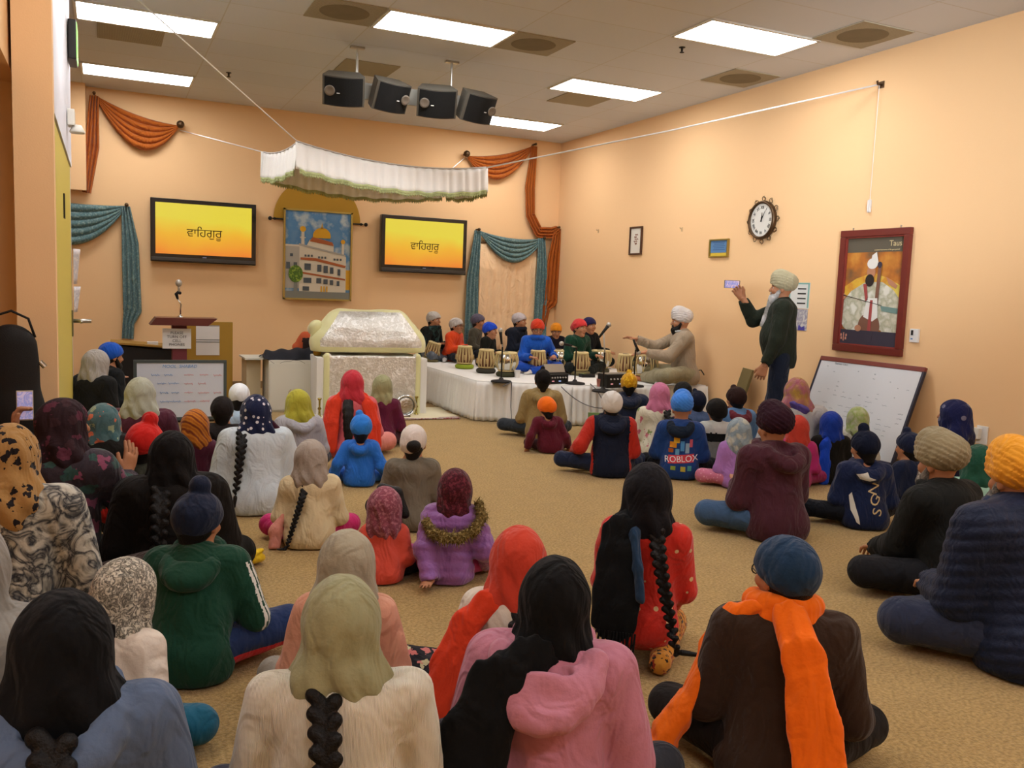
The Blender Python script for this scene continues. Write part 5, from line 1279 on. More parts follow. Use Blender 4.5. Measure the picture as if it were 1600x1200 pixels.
def x_wrap(m, r_=.036, z=.57, name='neck_scarf', rad=.085, sag=.02):
    def f(p, root, v):
        q = SDF(*bbox([p.S(-.16, -.17, z-.10), p.S(.16, .17, z+.10)], .03), min(v, .009))
        for lay in (0, 1):
            pts = [p.S((rad+.01*lay)*math.cos(a), .01+(rad)*math.sin(a), z-.02+.045*lay-sag*math.sin(a)) for a in np.linspace(0, 2*PI, 15)]
            for a, b in zip(pts, pts[1:]): q.cone(a, b, r_*p.sb*(1-.1*lay), k=.012)
        q.wrinkle(.0035, 24, 2); link(name, q.mesh(name), cloth(m) if isinstance(m, str) else m, root)
    return f
def x_specs(m='dark'): return lambda p, r, v: spectacles(p, r, mat('spec_'+m, {'dark': '#1b1a1a', 'pink': '#c0707f'}[m], .3))
def x_collar(m, r_=.02, z=.555): return x_wrap(m, r_, z, 'collar', .068, .0)
def fur_trim(p, root):
    FUR = mat('brown_fur', '#8a7440', .95, bump=('noise', 120, 1.), pattern=('weave', 60, '#5f4c24', '#a8925a'))
    b = MB(); g = random.Random(5)
    pts = [p.S(-.20, -.13, .50), p.S(-.14, -.20, .44), p.S(-.04, -.24, .415), p.S(.08, -.25, .42), p.S(.19, -.21, .47), p.S(.24, -.14, .56), p.S(.20, -.06, .64)]
    q = SDF(*bbox(pts, .09), .008)
    for a, c in zip(pts, pts[1:]): q.cone(a, c, .036*p.sb)
    q.disp(lambda P: .010*np.sin(P[..., 0]*190+3*np.sin(P[..., 1]*90))*np.sin(P[..., 2]*170+2*np.sin(P[..., 0]*60)))
    o = link('fur_trim', q.mesh('fur_trim'), FUR, root)
    V, Q = mesh_arrays(o.data); b = MB()
    nrm = [v.normal.copy() for v in o.data.vertices]
    for i in range(0, len(V), 3):
        a = Vector(V[i].tolist()); n = (nrm[i]+Vector((g.uniform(-.5, .5), g.uniform(-.5, .5), g.uniform(-.8, .1)))).normalized()
        sd = n.cross(Vector((0, 0, 1))).normalized()*.0022; L_ = g.uniform(.018, .036)
        vs = [b.bm.verts.new(a-sd), b.bm.verts.new(a+sd), b.bm.verts.new(a+n*L_)]; b.bm.faces.new(vs)
    b.build('fur_hairs', FUR, o)
NAVYS = mat('red_motif', '#c8281a', .85, pattern=('motif', 17, '#d9b98a'), sheen=.2, bump=('noise', 90, .3), folds=.6)

# ---- nearest rows
who(95, 917, 0.82, 6, 'person in a black headscarf and slate blue hooded top at the lower left corner',
    top=dict(m='#56657e', puff=.02, hood=True), legs=dict(m='#2b2f3a'), head=('scarf', '#0e0e10', dict(flare=1.2, fall=1.0)),
    pose=dict(lean=12, w=1.12), extra=x_plait(L=.5, dx=.05, r=.030, x0=.0, z0=.56, back=.225))
who(535, 893, 0.79, 4, 'person in an olive headscarf and ribbed white sweater with a thick black braid',
    top=dict(m=cloth('#efe7d4', 'rib', bump=('rib', 95, .6)), puff=.006), legs=dict(m='#3a3a44'), head=('scarf', '#979470', dict(flare=.98, fall=.2)),
    pose=dict(w=1.16, lean=9, head=(-4, 4, 0)), extra=seq(x_plait(L=.60, dx=.07, r=.028, x0=-.03, z0=.55, back=.165), x_wrap('#efe7d4', .016, .545, 'ribbed_collar', .10, .0)))
who(870, 864, 0.79, 6, 'person in a black headscarf and dusty pink hooded top in the nearest row',
    top=dict(m='#b9798c', puff=.022, hood=True, hoodm='#bd7d90', hs_=1.25), legs=dict(m='#2c2f36'), head=('scarf', '#0d0d0e', dict(flare=.98, fall=.6)),
    pose=dict(w=1.1, lean=10, head=(-6, 3, 0)),
    extra=seq(x_strip('#0c0c0d', [(-.04, -.13, .57), (-.13, -.18, .50), (-.18, -.21, .35), (-.20, -.22, .18), (-.21, -.23, .03)], [.14, .17, .20, .22, .22], .02), x_strip('#0e0e0f', [(.12, .0, .56), (.19, -.02, .50), (.25, .0, .36), (.28, .02, .18), (.29, .03, .03)], [.04, .06, .07, .08, .08], .02, nrm=(1, 0, 0))))
who(1232, 833, 0.79, -8, 'person in a navy head wrap, brown jacket and long bright orange scarf', hair=True,
    top=dict(m='#33241a', puff=.02, wr=.006), legs=dict(m='#1f1b19'), head=('cap', '#1c3550', dict(hb=1.07, low=-.005)), pose=dict(w=1.02, lean=8, head=(-30, 2, 0)),
    extra=seq(x_wrap('#ef6f12', .040, .575), x_strip('#ef6d10', [(.0, -.12, .60), (.04, -.19, .50), (.08, -.20, .30), (.11, -.22, .12), (.12, -.24, .02)], [.11, .13, .16, .17, .17], .014),
              x_strip('#ef6f12', [(-.08, -.04, .60), (-.16, -.02, .55), (-.24, .02, .40), (-.30, .02, .22), (-.38, -.02, .12), (-.50, -.02, .05)], [.09, .10, .10, .11, .12, .13], .014, nrm=[(.3, .3, 1), (1, .3, .3), (1, .2, 0), (1, .2, .3), (.2, .2, 1)]), x_specs('dark')))
PUFF = mat('navy_quilt', '#121d36', .6, bump=('noise', 60, .5), vary=.12, sheen=.05, spec=.2, folds=.5)
who(1592, 686, .965, -52, 'bearded person in an orange turban and quilted navy jacket at the right edge', capz=.055,
    top=dict(m=PUFF, puff=.045, quilt=.006, wr=.006), legs=dict(m='#2a3146', puff=.03), head=('turban', '#e39a2b', dict(big=1.03)), pose=dict(w=1.18, lean=14, head=(8, 2, 0), hands=((-.10, .34, .20), (.16, .34, .20))),
    extra=seq(x_beard(.22, GREY_HAIR, wid=1.25), x_collar('#20304c', .03)))
who(1470, 672, 0.88, -55, 'grey-bearded person in a beige wrapped turban and black jacket, seated at the right', capz=.055,
    top=dict(m='#191a18', puff=.03, wr=.006), legs=dict(m='#1c1c1f', puff=.02), head=('turban', '#8f8264', dict(big=1.04)), pose=dict(w=1.08, lean=16, head=(0, 4, 0), hands=((-.06, .42, .17), (.10, .40, .17))),
    feet='#4a3a2c', extra=seq(x_beard(.20, GREY_HAIR, wid=1.15), x_collar('#191a18', .026)))
who(1015, 719, 0.83, 6, 'person in a black headscarf and red printed kurta with a dark fringed shawl',
    top=dict(m=NAVYS, puff=.010, name='kurta'), legs=dict(m=cloth('#c98a35', 'lg', pattern=('floral', 48, '#2b201c', '#8f2f20', '#2b201c')), puff=.012), head=('scarf', '#17161a', dict(flare=1.06, fall=.9)), pose=dict(w=1.0, lean=4, legs='kneel', side=0), feet=None,
    extra=seq(x_plait(L=.66, dx=.16, r=.026, x0=.06, z0=.56, back=.15), x_strip('#101214', [(-.06, -.05, .60), (-.10, -.14, .54), (-.10, -.17, .40), (-.10, -.19, .26), (-.10, -.20, .15)], [.12, .16, .20, .22, .22], .016, name='fringed_shawl'), x_fringe('#101214', -.21, .01, -.215, .10),
              x_strip('#223a55', [(-.03, -.08, .61), (-.035, -.155, .54), (-.005, -.19, .40), (.015, -.20, .26)], [.06, .055, .05, .045], .022, name='shawl_border')))
who(812, 817, 0.71, 6, 'girl in a coral red headscarf over a cream knitted sweater',
    top=dict(m='#d8cfc0', puff=.014), legs=dict(m=cloth('#1d1c22', 'fl', pattern=('floral', 22, '#c4736e', '#b8b08a', '#1d1c22')), puff=.03), head=('scarf', '#c2402c', dict(flare=1.05, fall=1.0)),
    pose=dict(lean=10, head=(-6, 6, 0), knees=[(-.50, .20, .14), (.34, .28, .12)]), extra=seq(x_strip('#d64022', [(-.03, -.06, .60), (-.12, -.10, .54), (-.20, -.10, .45), (-.26, -.10, .28), (-.31, -.10, .08)], [.10, .11, .12, .14, .16], .014, nrm=(.4, 1, .1)), x_plait(L=.42, dx=.02, r=.03, x0=.03, z0=.55, back=.15)))
who(543, 824, 0.68, 6, 'girl in a pale beige headscarf and peach top behind the white-sweatered person', top=dict(m='#d59a80', puff=.012), legs=dict(m='#8a8377'), head=('scarf', '#a39a84', dict(flare=1.15, fall=1.0)), pose=dict(lean=8))
STRIPE = [cloth('#17402f'), mat('stripe_white', '#d8d6cf', .8)]
def side_stripes(C, p):
    n = np.zeros(len(C), int); a = p.sh[1]; b = p.el[1]; ab = b-a; t = np.clip(((C-a)@ab)/(ab@ab), 0, 1); d = C-(a+t[:, None]*ab)
    out = np.cross(ab, V3(0, 1, 0)); out /= np.linalg.norm(out); out = out*np.sign(out[0]); side = np.cross(ab, out); side /= np.linalg.norm(side)
    s_ = d@side; m = (d@out > .02) & (np.linalg.norm(d, axis=1) < .10) & (t > 0.02); m &= (np.abs((s_+.03) % .024-.012) < .0065) & (np.abs(s_) < .038); n[m] = 1; return n
who(312, 752, 0.74, 14, 'boy in a navy patka and green track jacket with white sleeve stripes', capz=.05,
    top=dict(m=STRIPE, puff=.022, hood=True, hoodm='#17402f', color=side_stripes), legs=dict(m=[cloth('#1f2f55'), cloth('#c3202a')], puff=.03, color=lambda c: ((c[:, 2] < .085) & (c[:, 0] > .10)).astype(int)), head=('patka', '#182137', dict(br=.045, bun=(0, .0, .150), hb=1.08)),
    pose=dict(lean=24, w=1.05, side=-2, head=(16, 6, 0), hands=((-.13, .34, .16), (.18, .36, .20)), knees=[(-.34, .26, .12), (.40, .26, .15)]), hair=True)
who(205, 846, 0.7, 38, 'girl in a cream lace headscarf and white sweater leaning over teal trousers', D=2.98,
    top=dict(m='#d6c8b8', puff=.014), legs=dict(m='#1d5a72', puff=.02), head=('scarf', cloth('#cfc6b2', 'lace', pattern=('blotch', 55, '#4a4640', '#d6cebb')), dict(flare=1.05, fall=.7)), pose=dict(lean=30, head=(0, 16, 0)),
    extra=seq(x_strip('#121113', [(.02, -.10, .66), (-.02, -.15, .58), (-.02, -.17, .50)], [.10, .17, .16], .03, name='black_scarf_end')))
who(268, 670, 0.79, 0, 'person wrapped in a black shawl and headscarf with a dark braid, near the red patka',
    top=dict(m='#16120f', puff=.04, wr=.008), legs=dict(m='#17140f', puff=.03), head=('scarf', '#100d0c', dict(flare=1.2, fall=1.6)), pose=dict(w=1.12, lean=8), extra=x_plait(L=.5, dx=-.02, r=.030, x0=-.05, z0=.55, back=.205, tail=True))
who(226, 648, 0.71, 24, 'boy in a bright red patka and an olive jacket with a red stripe', D=5.1, capz=.05, hair=True,
    top=dict(m=[cloth('#34352a'), cloth('#c92a1d')], puff=.02, hem=0, color=lambda C, p: ((C[:, 2]-.55*C[:, 0] > .26*p.sb/.9) & (C[:, 2]-.55*C[:, 0] < .37*p.sb/.9) & (C[:, 1] < .02)).astype(int)), legs=dict(m='#22201e'), head=('patka', '#c2201a', dict(bun=(.02, .02, .142), br=.046, hb=1.10)), pose=dict(w=.95, lean=6))
who(161, 627, 0.78, 6, 'person in a teal floral headscarf and a large black coat near the yellow door', D=5.75,
    top=dict(m='#1a1714', puff=.045, wr=.009), legs=dict(m='#17130f', puff=.04), head=('scarf', cloth('#4a6668', 'fl', pattern=('floral', 20, '#c96a4a', '#8f9a7a', '#3f5f62')), dict(flare=1.1, fall=.4)), pose=dict(w=1.2, lean=6))
DWP = who(97, 618, .92, 28, 'person in a dark floral headscarf holding up a phone beside the instrument case', D=4.6, show_face=True, group=GP_FLOOR,
    top=dict(m=cloth('#3a3138', 'fl', pattern=('floral', 12, '#8a4a62', '#35504a', '#2c2430')), puff=.02), legs=dict(m='#221d1c'), head=('scarf', cloth('#2c1c20', 'fl', pattern=('floral', 14, '#5a2c3a', '#3a2428')), dict(flare=.98, fall=.6)),
    pose=dict(lean=4, w=.95, head=(38, 0, 0), hands=((-.30, .20, .60), (.10, .38, .40))), hand=(.9, .25), palm=(((.0, .2, 1), (1, .3, 0)), ((.1, .4, 1), (-1, .3, 0))), forearm=1)
tan_root, tan_p = who(14, 656, 0.87, 20, 'person in a tan black-printed headscarf and white and black floral top at the left edge', D=3.9,
    top=dict(m=cloth('#bdb7a6', 'bw', pattern=('blotch', 13, '#2a2c33', '#c6c1b2')), puff=.02), legs=dict(m='#33221a', puff=.04), head=('scarf', cloth('#a9814c', 'pr', pattern=('floral', 27, '#1f1a1c', '#1f1a1c', '#a9814c')), dict(flare=1.12, fall=1.1)), pose=dict(w=1.08, lean=8, knees=[(-.34, .26, .12), (.46, .34, .18)], ))
who(-62, 800, 0.82, 15, 'person in a pale grey top cut off by the left edge of the picture', D=2.45, top=dict(m='#8f8b83', puff=.03), legs=dict(m='#33221a'), head=('scarf', '#8f8b83', {}), pose=dict(w=1.15))

# ---- middle left
DOTN = cloth('#1a2140', 'dot', pattern=('dots', 26, '#d8d4da'))
who(400, 614, 0.775, -4, 'person in a navy polka-dot headscarf and fluffy white top with a braid',
    top=dict(m='#c3cdd2', puff=.030, wr=.006), legs=dict(m='#15151a', puff=.02), head=('scarf', DOTN, dict(flare=1.05, fall=.55)), pose=dict(w=1.12, lean=12),
    extra=seq(x_plait(L=.42, dx=-.05, r=.026, x0=-.10, z0=.56, back=.155), x_strip(cloth('#3a1524', 'dot', pattern=('dots', 26, '#d0c4c4')), [(.10, -.04, .60), (.18, -.0, .50), (.23, .02, .32), (.25, .02, .16)], [.10, .14, .16, .16], .02, nrm=(.6, 1, 0))))
who(374, 597, 0.68, 10, 'boy with a white kerchief over dark hair, half hidden before the small whiteboard', hair=True, top=dict(m='#a9bfd6', puff=.014), legs=dict(m='#2a2c36'), head=('cap', '#dfe3e6', dict(low=-.02)), pose=dict(lean=10, w=.9))
who(347, 617, 0.66, 0, 'child with a dark head wrap half hidden left of the white kerchief boy', top=dict(m='#221d1c', puff=.02), legs=dict(m='#2a2c36'), head=('patka', '#1f1a19', dict(bun=None)), pose=dict(lean=10, w=.9), hair=True)
who(305, 636, 0.66, 2, 'child in a rust and gold headscarf and burgundy top before the small whiteboard', D=6.35, top=dict(m='#4b1b2d', puff=.012), legs=dict(m='#2a2024'), head=('scarf', cloth('#a45a1c', 'bd', pattern=('bands', 9, '#c27a24', '#6e2a18')), dict(flare=1.1, fall=.6)), pose=dict(w=1.0))
who(219, 587, 0.8, 8, 'person in a pale grey headscarf and burgundy cardigan, left of the small whiteboard', top=dict(m='#4d2130', puff=.02), legs=dict(m='#1f1c22'), head=('scarf', '#a5a594', dict(flare=1.15, fall=.8)), pose=dict(w=1.12, lean=8))
who(152, 544, 0.87, 50, 'person in a grey-lilac headscarf and black top near the yellow door', top=dict(m='#191919', puff=.03), legs=dict(m='#17171a'), head=('scarf', '#9c9690', dict(flare=1.12, fall=.6)), pose=dict(legs='kneel', lean=12, w=1.1, head=(0, 6, 0)))
who(175, 533, 0.89, 62, 'bearded person in a royal blue head wrap in profile near the yellow door', show_face=True, top=dict(m='#17191a', puff=.02), legs=dict(m='#20242e'), head=('cap', '#1a4fae', dict(hb=1.05)), pose=dict(legs='kneel', lean=14, head=(0, 6, 0), hands=((-.08, .20, .50), (.14, .30, .3))), extra=x_beard(.035, HAIR, wid=.95), hair=True)
who(466, 606, 0.68, -16, 'girl in a yellow headscarf and pale grey hooded top near the low white cabinet', top=dict(m='#a7a5ab', puff=.022, hood=True), legs=dict(m='#333642'), head=('scarf', '#a8a238', dict(flare=1.15, fall=.55)), pose=dict(w=1.05))
who(551, 576, 0.775, 2, 'person in a deep pink headscarf and coral shawl in front of the altar', top=dict(m='#d0626a', puff=.012), legs=dict(m='#d98a80', puff=.03), head=('scarf', '#b8303c', dict(flare=1.05, fall=.5)), pose=dict(w=1.02),
    extra=seq(x_strip('#d63c22', [(-.10, -.06, .58), (-.17, -.08, .48), (-.19, -.10, .30), (-.19, -.12, .14)], [.10, .15, .17, .17], .016, nrm=(.5, 1, 0)), x_strip('#d63c22', [(.10, -.06, .58), (.17, -.08, .48), (.21, -.08, .30), (.22, -.08, .14)], [.10, .13, .15, .15], .016, nrm=(-.5, 1, 0)), x_wrap('#d63c22', .03, .56, 'shawl_neck', .095), x_tail(L=.45, dx=.02, r=.052, x0=-.03, z0=.52, back=.16)))
who(598, 583, 0.71, 6, 'girl in a sage green sheer headscarf and burgundy top with a long dark ponytail', D=8.2, top=dict(m='#5c1c36', puff=.010), legs=dict(m='#3a1a26'), head=('scarf', '#94936c', dict(flare=1.0, fall=.6)), pose=dict(), extra=x_tail(L=.45, dx=-.01, r=.040, x0=-.05, z0=.51, back=.15))
who(565, 640, 0.57, 4, 'small boy in a bright blue patka and bright blue hooded top leaning on his hands', capz=.05, hair=True, top=dict(m='#2767c0', puff=.018, hood=True), legs=dict(m='#2767c0', puff=.02), head=('patka', '#2c78d0', dict(bun=(-.02, .01, .135), br=.032, hb=1.06)), pose=dict(w=1.05, hands=((-.36, .02, .06), (.34, .10, .06))))
who(647, 661, 0.66, 6, 'boy in a grey T-shirt with a white kerchief showing black hair at the back', hair=True, forearm=1, top=dict(m='#6d6557', puff=.012, sleeve='short'), legs=dict(m='#1b1a1e'), head=('cap', '#d9cfc6', dict(low=.0, sag=(-.02, -.05, -.02))), pose=dict(w=1.0, lean=8),
    extra=lambda p, r, v: link('hair_opening', SDF(*bbox([p.H(-.1, -.16, -.1), p.H(.1, -.04, .1)], .02), .007).ell(p.H(.012, -.105, -.002), V3(.050, .036, .046)*p.hs, p.R).mesh('h'), HAIR, r))
who(602, 757, 0.49, 2, 'small girl in a mauve headscarf and coral red top', top=dict(m='#d2503e', puff=.016), legs=dict(m='#1e1a1e', puff=.02), head=('scarf', cloth('#8f4a58', 'mv', pattern=('weave', 60, '#7a3c4a', '#a86a74')), dict(flare=1.12, fall=.5)), pose=dict(lean=16, w=1.05, head=(0, 14, 0)),
    extra=lambda p, r, v: link('hair', SDF(*bbox([p.H(-.14, -.12, -.2), p.H(.16, .16, .16)], .03), .008).cone(p.H(-.02, .03, .115), p.H(.07, .03, .09), .035*p.hs).cone(p.H(.07, .03, .09), p.H(.125, .02, -.04), .035*p.hs, .03*p.hs).mesh('h'), HAIR, r))
PUR = mat('lilac_puffer', '#8d5a9e', .5, bump=('noise', 60, .4), vary=.12, sheen=.3, folds=.5)
who(712, 729, 0.59, 4, 'small child in a maroon head wrap and lilac puffer jacket with a fur-trimmed hood', hair=False,
    top=dict(m=PUR, puff=.026, quilt=.006, wr=.006, name='puffer_jacket'), legs=dict(m='#b03a78', puff=.02), head=('scarf', cloth('#5a1c28', 'lace', pattern=('weave', 50, '#3a1018', '#6e2a36')), dict(flare=.95, fall=.3)), pose=dict(w=.94, lean=8, side=3, hands=((-.12, -.26, .06), (.30, .16, .1))), hand=(.05, .5), palm=(((-.2, -1, -.1), (0, 0, -1)), None),
    extra=seq(x_wrap('#8a4fae', .045, .55, 'puffer_hood', .10), lambda p, r, v: fur_trim(p, r)))
who(486, 684, 0.62, 2, 'girl in a grey sheer headscarf and cream sweater with a thin plait reaching the carpet', top=dict(m='#d3c199', puff=.016), legs=dict(m='#c02a68', puff=.02), head=('scarf', '#a09488', dict(flare=1.12, fall=.6)), pose=dict(w=1.12, lean=9), extra=seq(x_plait(L=.56, dx=-.16, r=.022, x0=-.03, z0=.54, back=.165), x_strip('#d08878', [(-.22, -.02, .26), (-.27, -.06, .14), (-.28, -.10, .02)], [.07, .10, .10], .02)))

# ---- middle right
who(849, 571, 0.75, -6, 'person in a black patka and khaki hooded top sitting close to the stage', capz=.05, hair=True, top=dict(m='#8a7448', puff=.026, hood=True), legs=dict(m='#2c3238'), head=('patka', '#15110f', dict(br=.026)), pose=dict(w=1.08, knees=[(-.46, .22, .13), (.34, .28, .12)]))
who(852, 618, 0.535, -10, 'small child in a vivid orange patka and maroon hooded top leaning on one arm', capz=.02, hair=True, top=dict(m='#5a1626', puff=.018, hood=True), legs=dict(m='#3a1218'), head=('cap', '#ea6c14', dict(hb=1.1, sag=(.03, -.06, .0))), pose=dict(w=1.1, side=-8, lean=8, head=(-10, 10, -6), hands=((-.40, .02, .06), (.34, .10, .06))))
def navyred(C, p):
    d = np.abs(C[:, 0]); return ((d > .165*p.sb*p.w) & (C[:, 1] > -.12)).astype(int)
who(957, 609, 0.715, -8, 'child in a white head cap and navy hooded top with red sleeves', hair=True, top=dict(m=[cloth('#161b2c'), cloth('#b02a1c')], puff=.022, hood=True, hoodm='#171d30', color=navyred), legs=dict(m='#1e2740'), head=('cap', '#cfcac2', dict(hb=1.08, sag=(.0, -.06, -.005))), pose=dict(w=1.1, knees=[(-.48, .14, .13), (.34, .28, .12)], hands=((-.34, .18, .22), (.13, .27, .2))),
    extra=lambda p, r, v: None)
who(984, 576, 0.76, -6, 'person in a mustard yellow patka and navy hooded top close to the stage', D=8.95, capz=.05, hair=True, top=dict(m='#1a2236', puff=.024, hood=True), legs=dict(m='#3f4c60'), head=('patka', cloth('#c4920f', 'yl', pattern=('weave', 30, '#b07c0c', '#d9ae24')), dict(br=.030)), pose=dict(w=1.1))
who(1032, 595, 0.73, -4, 'girl in a pink headscarf and white top with green and pink print, near the stage', D=8.15, top=dict(m=cloth('#cfcab4', 'fl', pattern=('floral', 17, '#7f9358', '#cfcab4', '#c06a7a', '#cfcab4')), puff=.012), legs=dict(m='#cfcab4'), head=('scarf', '#c07292', dict(flare=1.02, fall=.3)), pose=dict(w=1.02), extra=x_plait(L=.30, dx=.02, r=.028, x0=.08, z0=.55, back=.145))
who(1068, 594, 0.72, -4, 'child in a plain black hood half hidden behind the sky blue turban', D=8.75, top=dict(m='#18171a', puff=.02, hood=True), legs=dict(m='#202026'), head=('cap', '#1c1a17', dict(hb=1.1)), hair=True, pose=dict())
who(1091, 608, 0.72, -8, 'child in a navy head wrap half hidden right of the sky blue turban', D=8.35, top=dict(m='#46587a', puff=.02), legs=dict(m='#202026'), head=('patka', '#151a2c', dict(br=.025, bun=(-.03, .03, .125))), hair=True, pose=dict())
def roblox(p, root, v):
    top = [c for c in root.children if c.name.startswith('hooded')][0]
    me = top.data; V, Q = mesh_arrays(me); bvh = BVHTree.FromPolygons([tuple(x) for x in V.tolist()], [tuple(x) for x in Q.tolist()])
    def press(m_):
        co = np.empty(len(m_.vertices)*3); m_.vertices.foreach_get('co', co); co = co.reshape(-1, 3)
        for c in co:
            h = bvh.ray_cast(Vector((c[0], -1, c[2])), Vector((0, 1, 0)))
            c[1] = (h[0].y if h[0] is not None else -.2)-.004-.003*(c[1] < -.001)
        m_.vertices.foreach_set('co', co.ravel()); m_.update()
    def panel(x0, z0, x1, z1, m_, nm, sk=0.):
        mm = MB().grid(lambda a, b: Vector((x0+(x1-x0)*a, 0, z0+(z1-z0)*b+sk*a)), 8, 5); o_ = mm.build(nm, m_, root); press(o_.data)
    sb = p.sb
    panel(-.11*sb, .17*sb, .15*sb, .25*sb, cloth('#c8404a'), 'back_print_band', .02)
    for x0, z0, x1, z1, c in ((-.10, .33, -.03, .39, '#d08a28'), (-.06, .38, .0, .44, '#d9a82e'), (.01, .30, .05, .40, '#4f8cc0'), (.06, .28, .10, .38, '#8aa3b5'), (.10, .34, .13, .42, '#c25a66'), (-.04, .26, .0, .32, '#5f9ac2'), (-.11, .28, -.06, .32, '#a3521c'), (-.08, .11, -.03, .15, '#8a9a3a'), (.02, .10, .07, .15, '#b0a03a'), (.09, .11, .13, .16, '#4a8f8a')):
        panel(x0*sb, z0*sb, x1*sb, z1*sb, cloth(c), 'back_print_patch')
    t = text_mesh('ROBLOX', .085*sb, extrude=0); t.transform(Matrix.Translation((.022*sb, 0, .22*sb)) @ Matrix.Rotation(math.radians(-5), 4, 'Y') @ Matrix.Rotation(PI/2, 4, 'X'))
    for vtx in t.vertices: vtx.co.y = -.01
    press(t); link('back_print_lettering', t, mat('print_white', '#e0dcda', .7), root, smooth=False)
who(1067, 611, 0.725, 0, 'boy in a sky blue turban and blue hooded top with a lettered back print', capz=.045, top=dict(m='#1c3c74', puff=.020, hood=True, hoodm='#15202f', name='hooded_top'), legs=dict(m='#15181e'), head=('turban', '#3f80d8', dict(big=.92)), pose=dict(w=1.05), extra=roblox)
def tri_band(C, p):
    z = C[:, 2]/p.sb; return np.where(z > .47, 1, np.where(z > .36, 2, 0)).astype(int)
who(1121, 620, 0.68, -18, 'child in a black patka with a white, black and grey banded top', D=7.85, capz=.02, hair=True, top=dict(m=[cloth('#6c6c68'), cloth('#bdbdb6'), cloth('#121212')], puff=.016, color=tri_band), legs=dict(m='#26262a'), head=('cap', '#161412', dict(hb=1.12, sag=(.02, -.06, -.01))), pose=dict(w=1.12))
who(1152, 598, 0.76, -30, 'person in a dark brown patka and blue jacket with a maroon hood', D=8.45, capz=.045, hair=True, top=dict(m='#5a7ea8', puff=.022, hood=True, hoodm='#5a1c26'), legs=dict(m='#2a3040'), head=('patka', '#2a1916', dict(bun=(-.0, .06, .115), br=.032, hb=1.08)), pose=dict(w=1.1))
who(1156, 650, 0.575, -16, 'girl in a shimmering grey-blue headscarf, lilac top and pink spotted trousers', D=7.15, top=dict(m='#a070b0', puff=.018), legs=dict(m=cloth('#c2708a', 'dt', pattern=('dots', 40, '#d9a0b0')), puff=.02), head=('scarf', cloth('#8c9aa0', 'sh', pattern=('weave', 16, '#7a8a94', '#b0ad9f')), dict(flare=1.25, fall=1.1)), pose=dict(w=1.15, knees=[(-.44, .12, .13), (.34, .28, .12)]))
who(1212, 629, 0.86, -38, 'person in a dark maroon turban, maroon hooded top and blue jeans', capz=.05,
    top=dict(m='#44202a', puff=.026, hood=True, wr=.006), legs=dict(m='#3c5676', puff=.02), head=('turban', '#2c131f', dict(big=1.0)), pose=dict(w=1.14, lean=10, hands=((-.10, .30, .30), (.10, .30, .30))))
who(1246, 586, 0.85, -10, 'person in an ochre and pink headscarf and grey top beside the right wall', D=7.9, top=dict(m='#a6a6a4', puff=.02), legs=dict(m='#4a4a50'), head=('scarf', cloth('#9c7a34', 'oc', pattern=('weave', 5, '#9a5a6a', '#a8863a')), dict(flare=1.1, fall=.6)), pose=dict(w=1.15, lean=12, head=(0, 6, 0)), extra=x_strip('#4d4080', [(-.04, -.13, .60), (.05, -.14, .56)], [.06, .07], .02, name='purple_scarf_fold'))
who(1261, 630, 0.66, -8, 'girl in a plain white headscarf hidden behind the red-scarfed girl', D=7.95, top=dict(m='#c2beb2', puff=.012), legs=dict(m='#8a8a88'), head=('scarf', '#c3c5c6', dict(flare=1.0, fall=.6)), pose=dict())
who(1248, 646, 0.61, -6, 'girl in a brick red headscarf and magenta top with a plait down the back', D=7.4, top=dict(m='#a82a66', puff=.012), legs=dict(m='#8f1f52'), head=('scarf', '#b3392a', dict(flare=1.02, fall=.5)), pose=dict(w=1.05), extra=x_plait(L=.34, dx=.02, r=.030, x0=.02, z0=.55, back=.15, m=mat('brown_hair', '#2e1d17', .5, bump=('noise', 140, .5))))
who(1300, 640, 0.63, -22, 'girl in a royal blue headscarf and black top, blue scarf end at her left', D=7.75, top=dict(m='#17140f', puff=.014), legs=dict(m='#4a4a55'), head=('scarf', '#12328a', dict(flare=1.0, fall=.5)), pose=dict(w=1.1), extra=x_strip('#1440b0', [(-.06, -.10, .57), (-.12, -.14, .48), (-.14, -.17, .28), (-.14, -.18, .04)], [.10, .14, .14, .13], .014))
who(1342, 633, 0.68, -16, 'girl in a pale cream-green headscarf by the right-hand whiteboard', D=8.15, top=dict(m='#b9b6a8', puff=.014), legs=dict(m='#55555a'), head=('scarf', cloth('#b2b094', 'cg', pattern=('weave', 8, '#8fa05a', '#bdb8a4')), dict(flare=1.05, fall=.5)), pose=dict(), extra=x_tail(L=.40, dx=.02, r=.05, x0=.09, z0=.56, back=.13))
